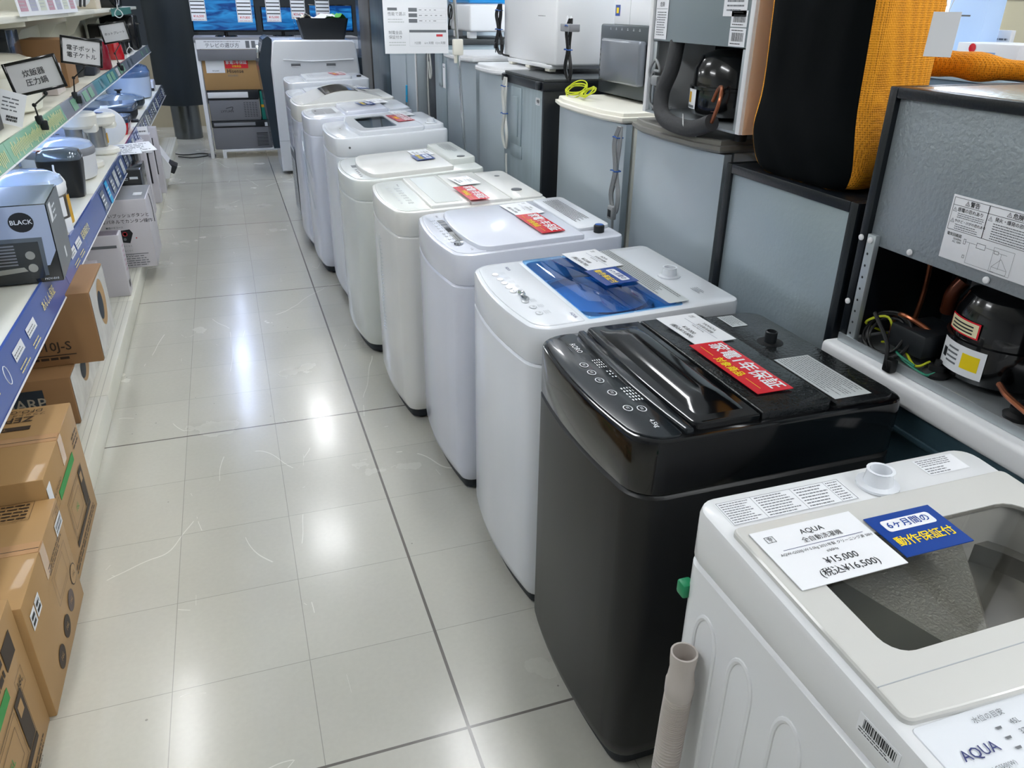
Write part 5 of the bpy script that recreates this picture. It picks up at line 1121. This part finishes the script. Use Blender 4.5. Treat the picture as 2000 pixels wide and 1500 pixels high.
carton(-.97,-.655,4.62,4.74,.101,.448,'slim white carton with mauve top and a barcode on its side',wbox,tp=False,deco=dwb0)
carton(-.98,-.80,4.30,4.45,.101,.38,'low white carton between the two slim ones',wbox,tp=False)
def dwb1(a,D,W,H):
    T=ns(0,0)
    a.text('操作しやすいプッシュボタンと',.026,T@Matrix.Translation((-.175,H-.095,0)),ink); a.text('シンプルなパネルでカンタン操作',.026,T@Matrix.Translation((-.175,H-.13,0)),ink)
    a.text('■選べるコース',.014,T@Matrix.Translation((-.2,H-.165,0)),ink2)
    P=[(-.22,-.03),(-.13,-.045),(-.105,.015),(-.12,.04),(-.22,.03)]; a.add([(x,H*.48+y,.0004) for x,y in P],[tuple(range(5))],ink,T)
    for (x,y,r,m_) in ((-.15,.012,.014,inkred),(-.15,.012,.010,ink2),(-.155,-.02,.009,ink2),(-.185,-.005,.006,inkw),(-.09,-.015,.004,inkred)): a.add([(x+r*math.cos(2*PI*k/16),H*.48+y+r*math.sin(2*PI*k/16),.0006) for k in range(16)],[tuple(range(16))],m_,T)
    for k in range(3): a.text('●操作らくらく',.013,T@Matrix.Translation((-.165,H*.33-.03*k,0)),ink2)
    a.box(-.2,-.04,.085,.089,0,.0006,ink2,T=T); a.lines(T,-.19,-.03,.01,.08,5,ink2,cw=.015,seed=2)
    a.box(-D+.005,-.005,.005,W-.005,H,H+.001,mat('grey_lid','aeb0b6',.25,coat=.4)); a.box(-.3,-.295,.1,.16,H+.001,H+.0015,ink); a.box(-.08,-.03,.12,.20,H+.001,H+.0015,paper)
    a.tube([(.003,.2,H-.01),(.005,.25,H-.1),(.004,.26,H-.2)],.002,ink,5,3)
carton(-.95,-.545,5.17,5.60,.101,.52,'large white carton with Japanese text and a control panel picture',wbox,tp=False,deco=dwb1)
def dblk(a,D,W,H):
    T=ns(0,0); 
    for (x,z) in ((-.08,.05),(-.10,.10)): a.lines(T,x-.04,x,H-z-.02,H-z,2,inkw,cw=.01)
    a.box(-.07,-.02,H-.06,H-.045,0,.0008,inkw,T=T)
carton(-.99,-.60,5.70,6.05,.101,.60,'glossy black carton with small white print behind the large white carton',mat('black_carton','15191b',.18,coat=.5),tp=False,deco=dblk)
def dgr(a,D,W,H):
    T=ns(0,0); P=[((.055+.006*math.cos(k*5*PI/6))*math.cos(2*PI*k/24),(.065+.006*math.cos(k*5*PI/6))*math.sin(2*PI*k/24)+H*.55,.0008) for k in range(24)]; a.add([(p[0]-.12,p[1],p[2]) for p in P],[tuple(range(24))],paper,T); a.lines(T,-.15,-.09,H*.5,H*.6,3,ink2,cw=.01)
carton(-1.02,-.66,6.15,6.5,.101,.64,'black carton with a white scalloped emblem',mat('black_carton','15191b',.18,coat=.5),tp=False,deco=dgr)
for k,(y,h,x1) in enumerate(((6.62,.60,-.64),(6.98,.60,-.615),(7.36,.60,-.595))):
    def dt(a,D,W,H,k=k):
        T=ns(0,0); a.box(-.2,-.035,.16,H-.08,0,.0006,mat('black_carton','15191b',.18,coat=.5),T=T); a.add([(-.08+.018*math.cos(2*PI*j/12),H*.62+.014*math.sin(2*PI*j/12),.001) for j in range(12)],[tuple(range(12))],mat('orange_dot_glow','e2673a',.5,emit=.2),T)  # printed dot brightened by a faint glow in its material
        a.add([(-.09+.035*math.cos(2*PI*j/16),.09+.045*math.sin(2*PI*j/16),.0008) for j in range(16)],[tuple(range(16))],ink,T); a.add([(-.085+.02*math.cos(2*PI*j/16),.08+.025*math.sin(2*PI*j/16),.0010) for j in range(16)],[tuple(range(16))],mat('food_photo','b98f86',.5),T)
    carton(-.95,x1,y,y+.12,.101,.101+h-.06,['nearest','middle','farthest'][k]+' of three tall white cartons with black panels and orange dots',wbox,tp=False,deco=dt,group='tall white cartons on the base deck')
t=thing('white_fan_heater','white slanted appliance with black opening at the far end of the base deck','appliance',(-.80,8.0,.101))
a=MB(); a.loft([[(0,y,0),(.20,y,0),(.23,y,.10),(.12,y,.30),(0,y,.34)][::-1] for y in (0,.3)],wplast); a.build('body',t); a=MB(); a.box(.10,.2,.05,.25,.14,.22,dark,.01,T=Matrix.Rotation(.5,4,'Y')); a.build('vent',t)

# ================================================================ middle shelf goods (z .697)
ZM=.6965
t=thing('oven_carton','black and pale blue carton picturing a toaster oven, on the middle shelf','box',(-.632,3.02,ZM)); 
t.rotation_euler=(0,0,.06); t.location.z=ZM+.003
pb=mat('pale_blue_carton','a9b6cf',.3,coat=.3); bk=mat('black_gloss_carton','1c2228',.15,coat=.5); slate=mat('slate_carton','59626b',.3,coat=.3)
a=MB(); H=.272; W=.34; D=.48
a.box(-D,0,0,W,0,H,bk,.003); a.quad((-D+.001,.002,H+.0006),(-.002,.002,H+.0006),(-.002,W-.002,H+.0006),(-D+.001,W-.002,H+.0006),slate)
T=ns(0,0); a.add([(-D+.001,.03,.0),(-.03,.06,.0),(-.002,.11,.0),(-.002,H-.002,.0),(-D+.001,H-.002,0)],[(0,1,2,3,4)],pb,T)
a.quad((-D+.001,.02,.0006),(-.04,.025,.0006),(-.035,.160,.0006),(-D+.001,.165,.0006),slate,T); a.quad((-D+.001,.012,.001),(-.052,.016,.001),(-.050,.146,.001),(-D+.001,.15,.001),bk,T)
for k in range(7): a.quad((-.27,.068+.011*k,.0014),(-.125,.068+.011*k,.0014),(-.125,.073+.011*k,.0014),(-.27,.073+.011*k,.0014),grey,T)
a.quad((-.29,.03,.0014),(-.10,.045,.0014),(-.11,.06,.0014),(-.29,.05,.0014),stain,T)
for z in (.055,.10): a.add([(-.083+.015*math.cos(2*PI*k/16),z+.015*math.sin(2*PI*k/16),.0014) for k in range(16)],[tuple(range(16))],stain,T)
a.add([(-.085+.038*math.cos(2*PI*k/24),.215+.034*math.sin(2*PI*k/24),.0008) for k in range(24)],[tuple(range(24))],ink,T); a.text('BLACK',.022,T@Matrix.Translation((-.085,.215,.0008)),inkw,.01); a.text('MOV-010',.011,T@Matrix.Translation((-.035,.012,.0003)),inkw)
T=fs(W/2,H/2); a.quad((-W/2+.002,-H/2+.002,0),(W/2-.002,-H/2+.002,0),(W/2-.002,H/2-.002,0),(-W/2+.002,H/2-.002,0),slate,T)
a.quad((-.13,.06,.0006),(-.08,.06,.0006),(-.08,.125,.0006),(-.13,.125,.0006),paper,T); a.lines(T,-.06,.02,.05,.11,3,inkw,cw=.02); a.quad((.0,-.1,.0006),(.03,-.1,.0006),(.03,-.06,.0006),(.0,-.06,.0006),paper,T); a.text('MODERN',.018,frame((-.2,.12,H+.0012),(1,0,0),(0,1,0)),inkw,.01)
a.build('carton',t)
t=thing('oven_carton','dark carton with printed oven vents, cut off at the left edge on the middle shelf','box',(-.86,2.62,ZM)); a=MB(); a.box(-.3,0,0,.36,.0,.2,bk,.003); T=ns(0,0)
for k in range(7): a.quad((-.25,.04+.014*k,.0006),(-.08,.04+.014*k,.0006),(-.08,.046+.014*k,.0006),(-.25,.046+.014*k,.0006),grey,T)
a.build('carton',t)
def cooker(name,label,x,y,z,r,h,bodym,lidm,cat='rice cooker',band=None,sq=1.15,top=.45,group=None,handle=True):
    t=thing(name,label,cat,(x,y,z),0,group); S=Matrix.Diagonal((1,sq,1,1))
    a=MB(); a.lathe([(r*.8,0),(r*.93,.012),(r*.98,h*.2),(r,h*.62)],bodym,36,T=S); a.build('body',t)
    a=MB(); a.lathe([(r,h*.622),(r*1.02,h*.66),(r*1.02,h*.76),(r*.99,h*.80)],band or lidm,36,T=S); a.build('rim',t)
    a=MB(); a.lathe([(r*.985,h*.802),(r*.93,h*.90),(r*.7,h*.97),(r*.3,h),(0,h)],lidm,36,T=S); l=a.build('lid',t)
    if handle:
        a=MB(); a.box(r*.55,r*.95,-.03,.03,h*.86,h*.93,lidm,.008); a.build('lid_button',l)
    return t
palebl=mat('glossy_pale_blue_white','b9cdec',.08,coat=.7)
tt=cooker('rice_cooker','stainless rice cooker with glossy white lid and yellow stickers, behind the black toaster carton',-.87,3.80,ZM,.165,.25,stain,palebl,band=wplast,sq=1.1)
a=MB(); curved_label(a,(0,0,0),.166,-.75,-.35,.07,.15,paper,dr=.006); curved_label(a,(0,0,0),.166,-.2,.05,.03,.15,gold,dr=.006); curved_label(a,(0,0,0),.166,-.5,-.2,.0,.06,paper,dr=.006); a.build('sticker',tt)
a=MB(); a.box(-.35,0,0,.30,0,.22,mat('pale_blue_white','c6d4ea',.12,coat=.5),.015,3); a.tube([(-.02,.02,.22),(-.1,.02,.222),(-.33,.02,.222)],.003,ink2,5,2)
solo(a,'bread_maker','glossy pale bread maker with flat square lid at the left edge','bread maker',(-.99,3.52,ZM))
t=thing('electric_kettle','black electric kettle box shaped like a wedge with chrome glossy top and orange tag','kettle',(-.83,4.50,ZM))
a=MB(); Q=lambda s,dx:[(x*s+dx,y*s) for x,y in rp(-.10,.10,-.09,.09,.05)]
a.loft([ring(Q(.62,.02),.0),ring(Q(.75,.015),.06),ring(Q(1,0),.16),ring(Q(1,0),.185)],mat('satin_black_plastic','191b1d',.3)); a.build('body',t)
a=MB(); a.loft([ring(Q(1,0),.186),ring(Q(1.01,0),.20),ring(Q(.9,0),.225),ring(Q(.6,-.01),.235)],mat('smoked_chrome','77818a',.12,metal=.7)); a.build('lid',t)
a=MB(); a.box(-.17,-.06,-.05,.04,.232,.2345,mat('orange_edge','ef8a4c',.4)); a.box(-.165,-.065,-.045,.035,.2346,.2352,mat('lilac_paper','c9cbe6',.3)); a.build('tag',t)
cooker('rice_cooker','grey banded rice cooker with pale blue top, middle shelf behind the black kettle',-.92,4.98,ZM,.185,.215,wplast,palebl,band=grey,sq=1.05,handle=False)
a=MB(); a.box(-.32,0,0,.25,0,.30,mat('bluish_carton','bcc5da',.3),.003); T=ns(0,0); a.quad((-.30,.12,0),(-.03,.12,0),(-.03,.155,0),(-.30,.155,0),ink2,T); a.text('MRP-320',.03,T@Matrix.Translation((-.16,.138,.0004)),inkw,.01); a.lines(T,-.28,-.03,.17,.185,1,ink2,cw=.03); a.quad((-.30,.215,0),(-.01,.215,0),(-.01,.235,0),(-.30,.235,0),ink2,T); a.lines(T,-.28,-.1,.04,.11,5,ink2,cw=.012)
solo(a,'cooker_carton','white carton with a dark lettered band standing behind the grey banded cooker','box',(-.93,5.42,ZM))
def juicer(x,y,h,label):
    t=thing('pedestal_appliance',label,'appliance',(x,y,ZM),0,'white pedestal appliances with steel columns')
    a=MB(); a.lathe([(.09,0),(.095,.01),(.09,.03),(.06,.04)],cream,28,T=Matrix.Diagonal((1,1.1,1,1))); a.build('base',t)
    a=MB(); a.lathe([(.05,.04),(.05,h*.72)],stain,24,o=(-.03,0,0)); a.box(.0,.03,-.02,.02,.04,h*.70,stain,.006); a.build('column',t)
    a=MB(); a.lathe([(.085,h*.70),(.10,h*.75),(.105,h*.92),(.095,h*.97),(.0,h)],cream,28); a.box(.02,.10,-.05,.05,h*.62,h*.78,cream,.015); a.build('head',t)
    a=MB(); a.lathe([(.04,h),(.0,h+.003)],bluec,20); a.build('top_badge',t)['label']='blue badge on top'
    a=MB(); a.box(.03,.033,.0,.04,.06,.12,gold); a.build('sticker',t)
juicer(-.84,5.32,.32,'white pedestal appliance with steel column, nearer of the two')
juicer(-.80,5.82,.25,'white pedestal appliance with steel column, farther of the two')
t=thing('disc_appliance','white round disc shaped appliance standing on edge behind the pedestal appliances','appliance',(-.80,6.15,ZM)); a=MB(); a.lathe([(.10,-.02),(.12,-.015),(.12,.015),(.10,.02)],wplast,32,T=frame((0,0,.12),(1,0,0),(0,0,1))); a.build('body',t)
t=thing('hot_pot','square red enamel pot with black lid at the shelf edge','pot',(-.86,6.75,ZM))
a=MB(); a.loft([ring(rp(-.13,.13,-.16,.16,.05),0),ring(rp(-.15,.15,-.18,.18,.05),.085)],red); a.build('body',t)
a=MB(); slab(a,rp(-.155,.155,-.185,.185,.05),.086,0,.03,.012,mat('dark_blue_lid','25364c',.2,coat=.4)); a.build('lid',t)
a=MB(); a.box(.155,.21,-.03,.03,.07,.09,dark,.008); a.build('handle',t); a=MB(); a.box(-.03,.02,-.02,.02,.118,.20,paper,.002,T=Matrix.Rotation(.3,4,'X')); a.build('tag',t)
t=thing('sandwich_maker','black and chrome round appliance in front of the red pot','appliance',(-.87,6.30,ZM)); a=MB(); a.lathe([(.09,0),(.10,.03),(.10,.05)],dark,28); a.build('base',t); a=MB(); a.lathe([(.10,.052),(.095,.08),(.05,.10),(0,.105)],chrome,28); a.build('lid',t)
def pan(name,label,x,y,z,rx,ry,h,bodym,lidm=None,knob=True,cat='pan'):
    t=thing(name,label,cat,(x,y,z)); S=Matrix.Diagonal((rx,ry,1,1))
    a=MB(); a.lathe([(.85,0),(.98,h*.5),(1,h)],bodym,32,T=S); a.build('body',t)
    for s in (-1,1):
        a=MB(); a.box(-.03,.03,s*ry-.01 if s>0 else s*ry-.06,s*ry+.06 if s>0 else s*ry+.01,h*.6,h*.9,dark,.01); a.build('handle',t)
    if lidm:
        a=MB(); a.lathe([(1,h+.002),(.97,h+.015),(.6,h+.04),(.1,h+.05),(0,h+.05)],lidm,32,T=S); l=a.build('lid',t)
        if knob:
            a=MB(); a.lathe([(.015,h+.05),(.015,h+.065),(.035,h+.075),(.03,h+.085),(0,h+.087)],dark,20); a.build('lid_knob',l)
    return t
pan('electric_griddle','black electric griddle stacked with trays, behind the red pot',-.93,7.45,ZM,.22,.30,.09,dark,None)
a=MB(); slab(a,rp(-.2,.2,-.26,.26,.04),0,0,.035,.01,mat('blue_grey_tray','4a5a72',.2,coat=.5)); solo(a,'griddle_tray','blue grey tray lying on the black griddle','tray',(-.93,7.5,ZM+.091))
pan('grill_pan','black grill pan with glass lid and black knob',-.93,8.35,ZM,.21,.32,.08,mat('dark_blue_pan','1f2f3c',.25),mat('tinted_glass_lid','7d92ab',.05,coat=.6),True)
cooker('air_fryer','white roaster with bluish dome lid near the far end of the middle shelf',-.93,9.25,ZM,.22,.33,palebl,mat('blue_dome','5d7aa6',.08,coat=.7),cat='roaster',sq=1.2,handle=False)
a=MB(); a.box(-.3,0,0,.3,0,.10,mat('white_black_box','dfe5f2',.2),.01); a.box(-.3,.002,-.002,0,.0,.03,ink); solo(a,'hot_plate_carton','white flat carton with black lower edge at the far end of the middle shelf','box',(-.74,9.9,ZM))
def tagc(x,y,z,w,h,rx,rz,label,m_=clear):
    a=MB(); a.box(-w/2,w/2,-.0015,.0015,-h,0,paper,.0005); a.lines(frame((0,-.0018,-h/2),(1,0,0),(0,0,1)),-w*.4,w*.4,-h*.4,h*.4,5,ink2,cw=w*.1); a.box(-w/2-.004,w/2+.004,.0016,.003,-h-.004,.004,clear)
    return solo(a,'price_tag',label,'price tag',M=Matrix.Translation((x,y,z))@Matrix.Rotation(rz,4,'Z')@Matrix.Rotation(rx,4,'X'))
tagc(-.665,6.05,.715,.26,.12,-1.2,.5,'clear pocketed price slip sticking out over the aisle from the middle shelf')
tagc(-.70,5.85,.712,.22,.10,-1.35,.2,'flat price slip lying on the middle shelf beside the sticking out one')
tagc(-.675,7.0,.70,.10,.20,-.2,.3,'price slip hanging from the far middle rail')

# ================================================================ upper shelf goods (z 1.126)
ZU=1.1265
cooker('rice_cooker','large cream rice cooker behind the first framed category sign',-1.0,4.35,ZU,.19,.25,cream,mat('cream_gloss','e3dfd0',.15,coat=.5),sq=1.25)
a=MB(); a.box(-.2,0,0,.25,0,.17,dark,.006); solo(a,'black_appliance','plain black box shaped appliance at the left edge of the upper shelf','appliance',(-.86,3.50,ZU))
a=MB(); a.box(-.3,0,0,.28,0,.33,mat('dark_gloss_box','1a222b',.2,coat=.4),.006); a.box(-.22,-.12,-.001,0,.0,.08,paper); solo(a,'black_appliance','black box standing behind the cream rice cooker','appliance',(-1.0,4.85,ZU))
carton(-1.08,-.865,5.50,5.85,ZU,ZU+.26,'brown carton behind the second framed category sign',kraftd,tp=False)
t=thing('electric_kettle','red electric kettle on the upper shelf beside the third framed sign','kettle',(-.86,6.95,ZU)); a=MB(); a.lathe([(.075,0),(.08,.02),(.075,.14),(.065,.19)],darkred,28); a.build('body',t); a=MB(); a.lathe([(.065,.192),(.05,.21),(0,.215)],dark,24); a.build('lid',t); a=MB(); a.tube([(0,.06,.17),(0,.13,.16),(0,.13,.05),(0,.075,.03)],.012,dark,8,4); a.build('handle',t)
t=thing('electric_kettle','small bright red kettle in a clear bag near the shelf end','kettle',(-.87,8.1,ZU)); a=MB(); a.lathe([(.07,0),(.075,.03),(.06,.16),(.05,.2)],red,24); a.build('body',t); a=MB(); a.lathe([(.09,0),(.10,.1),(.07,.26),(.02,.30)],clear,16); a.build('plastic_bag',t); a=MB(); a.tube([(0,.06,.16),(0,.12,.14),(0,.12,.06),(0,.07,.04)],.01,wplast,8,4); a.build('handle',t)
pan('frying_pot','black pot behind the red kettle on the upper shelf',-1.03,6.3,ZU,.16,.2,.13,dark,dark,True,'pot')
pan('frying_pot','black flat pot at the shelf edge under the second framed sign',-.95,6.05+.0,ZU,.0001,.0001,.001,dark,None) if False else None
a=MB(); a.box(-.25,0,0,.3,0,.07,mat('blue_black_base','2b3440',.3),.01); solo(a,'hot_plate','dark flat hot plate under the red kettle','hot plate',(-.83,6.35,ZU))
t=thing('toaster_oven','black glossy toaster oven with chrome strip near the far end of the upper shelf','toaster oven',(-1.15,8.9,ZU)); a=MB(); a.box(0,.33,0,.4,0,.26,black,.015,3); a.build('body',t); a=MB(); a.box(.331,.34,.03,.37,.12,.16,chrome,.003); a.box(.05,.33,-.006,0,.12,.15,stain,.002); a.build('trim_strip',t)
t=thing('toaster_oven','black toaster oven at the far end of the upper shelf','toaster oven',(-1.12,9.6,ZU)); a=MB(); a.box(0,.33,0,.4,0,.33,black,.02,3); a.build('body',t); a=MB(); a.tube([(.335,.05,.25),(.36,.2,.25),(.335,.35,.25)],.008,chrome,8,4); a.build('handle',t)
t=thing('blender','dark blender with clear jug at the end of the upper shelf','blender',(-.90,10.1,ZU)); a=MB(); a.lathe([(.07,0),(.06,.1)],dark,20); a.build('base',t); a=MB(); a.lathe([(.05,.1),(.07,.28)],clear,20); a.build('jug',t)
carton(-1.05,-.86,5.05,5.3,ZU,ZU+.15,'narrow pale box between the rice cooker and the brown carton',mat('pink_white_box','d8cdc9',.4),tp=False)
def frame_sign(c,tl,w,h,txt,label,roll,yaw,foot_):
    a=MB(); R=Matrix.Translation(c)@Matrix.Rotation(yaw,4,'Z')@Matrix.Rotation(PI/2-.12,4,'X')@Matrix.Rotation(roll,4,'Z')
    inv=R.inverted(); t=thing('category_sign',label,'sign',c,0,'black framed category signs clipped to the upper rail')
    t.matrix_world=R
    fw=.011; a.box(-w/2,w/2,-h/2,-h/2+fw,-.005,.005,black,.002); a.box(-w/2,w/2,h/2-fw,h/2,-.005,.005,black,.002); a.box(-w/2,-w/2+fw,-h/2,h/2,-.005,.005,black,.002); a.box(w/2-fw,w/2,-h/2,h/2,-.005,.005,black,.002); a.build('frame',t)
    a=MB(); a.box(-w/2+fw,w/2-fw,-h/2+fw,h/2-fw,-.002,.0,mat('sign_paper','c9cacc',.35,coat=.3)); 
    T=Matrix.Translation((0,0,.0005)); n=len(txt)
    for k,s in enumerate(txt): a.text(s,.028 if n>1 else .020,T@Matrix.Translation((0,(n-1)*.017-.034*k-.005,0)),ink,.008)
    a.build('sign_sheet',t)
    fp=inv@Vector(foot_); b0=Vector((w*.05,-h/2,-.003)); mid=(b0+fp)/2+Vector((-.03,.01,-.02))
    a=MB(); a.tube([b0,b0+Vector((0,-.012,0)),mid,fp],.0035,blkc,8,1); 
    for q in (b0+Vector((0,-.006,0)),mid): a.lathe([(.0,-.008),(.008,-.006),(.008,.006),(0,.008)],blkc,10,T=Matrix.Translation(q))
    a.build('stem',t)
    a=MB(); Ti=inv@Matrix.Translation(foot_); a.box(-.012,.012,-.02,.02,-.02,.015,dark,.004,T=Ti); a.box(.0,.03,-.006,.006,-.045,-.005,dark,.004,T=Ti); a.build('clip',t)
frame_sign((-.717,3.8,1.32),0,.20,.128,['炊飯器','圧力鍋'],'black framed category sign for rice cookers, nearest the camera',.21,0,(-.77,3.955,1.135))
frame_sign((-.683,4.9,1.352),0,.195,.135,['電子ポット','電子ケトル'],'black framed category sign for electric pots, middle of the three',-.15,0,(-.77,4.967,1.135))
frame_sign((-.70,6.75,1.385),0,.185,.135,['ホットプレート'],'black framed category sign for hot plates, farthest of the three',.16,0,(-.77,7.3,1.135))
a=MB(); a.box(-.05,.05,-.0008,.0008,-.13,.0,paper); a.lines(frame((0,-.001,-.05),(1,0,0),(0,0,1)),-.03,.03,-.03,.03,4,ink2); a.lines(frame((0.01,-.001,-.105),(1,0,0),(0,0,1)),-.02,.02,-.012,.012,2,ink,th=.8,cw=.003)
solo(a,'price_tag','white price slip with barcode hanging from the near left shelf front','price tag',M=Matrix.Translation((-.80,3.75,1.265))@Matrix.Rotation(.35,4,'Y')@Matrix.Rotation(.3,4,'Z'))
# top shelf goods
ZT_=1.5315
a=MB(); T=frame((0,0,0),(0,1,0),(-.1,0,1)); a.box(0,1.75,-.01,.10,0,.002,paper,T=T)
for k in range(7): a.box(.05+.24*k,.22+.24*k,.01,.095,.002,.003,[mat('pink_flyer','c99aa8',.4),mat('lilac_flyer','b9b9cc',.4),mat('pale_flyer','dde2d2',.4)][k%3],T=T); a.lines(T@Matrix.Translation((0,0,.003)),.06+.24*k,.21+.24*k,.02,.08,4,lightgrey,cw=.02,seed=k)
solo(a,'flyer_strip','strip of pink and white flyers along the front edge of the top shelf','flyers',(-.815,4.3,1.535))
a=MB(); T=frame((0,0,0),(0,1,0),(0,0,1)); a.box(0,1.8,-.06,.0,0,.003,mat('sea_green_strip','4d8a7e',.3,coat=.3),T=T); solo(a,'green_strip','sea green strip on the front edge of the top shelf beyond the flyers','strip',(-.815,7.9,1.53))
a=MB(); a.box(-.2,0,0,.5,0,.09,dark,.01); solo(a,'black_tray','low black appliance beside the flyers on the top shelf','appliance',(-.86,5.6,ZT_))
t=thing('toaster','white rounded toaster with two black feet wires on the top shelf','toaster',(-1.12,6.4,ZT_)); a=MB(); a.box(0,.26,0,.8,.02,.25,wplast,.06,4); a.build('body',t)
for y in (.1,.3):
    a=MB(); a.tube([(.265,y,.02),(.275,y+.03,.1),(.265,y+.05,.2)],.008,blkc,8,3); a.build('strap',t)
a=MB(); a.box(-.001,.0,.5,.6,.15,.18,grey,T=Matrix.Translation((.262,0,0))); a.build('badge',t)
carton(-1.12,-.86,7.4,7.7,ZT_,ZT_+.2,'narrow pale carton beside the white toaster on the top shelf',mat('cream_carton','d8cdb8',.5),tp=False)
t=thing('toaster_oven','large black glossy toaster oven with chrome edge above the green strip','toaster oven',(-1.15,8.4,ZT_)); a=MB(); a.box(0,.34,0,.5,0,.28,black,.02,3); a.build('body',t); a=MB(); a.tube([(.345,.08,.24),(.36,.1,.12),(.345,.08,.02)],.007,chrome,8,3); a.build('handle',t)
# hooks of the security tags
for (x,y,z,l) in ((-.74,3.85,.93,'white ring hook hanging under the mint upper rail'),(-.77,8.0,1.53,'white ring hook hanging at the sea green strip'),(-.76,8.3,1.22,'white ring tag hanging beside the small red kettle')):
    a=MB(); a.tube([(0,0,.03),(.0,.0,0),(.02,0,-.02),(.03,0,-.05),(.0,0,-.07),(-.03,0,-.05),(-.02,0,-.02),(0,0,0)],.004,wplast,7,4); solo(a,'ring_hook',l,'hook',(x,y,z))
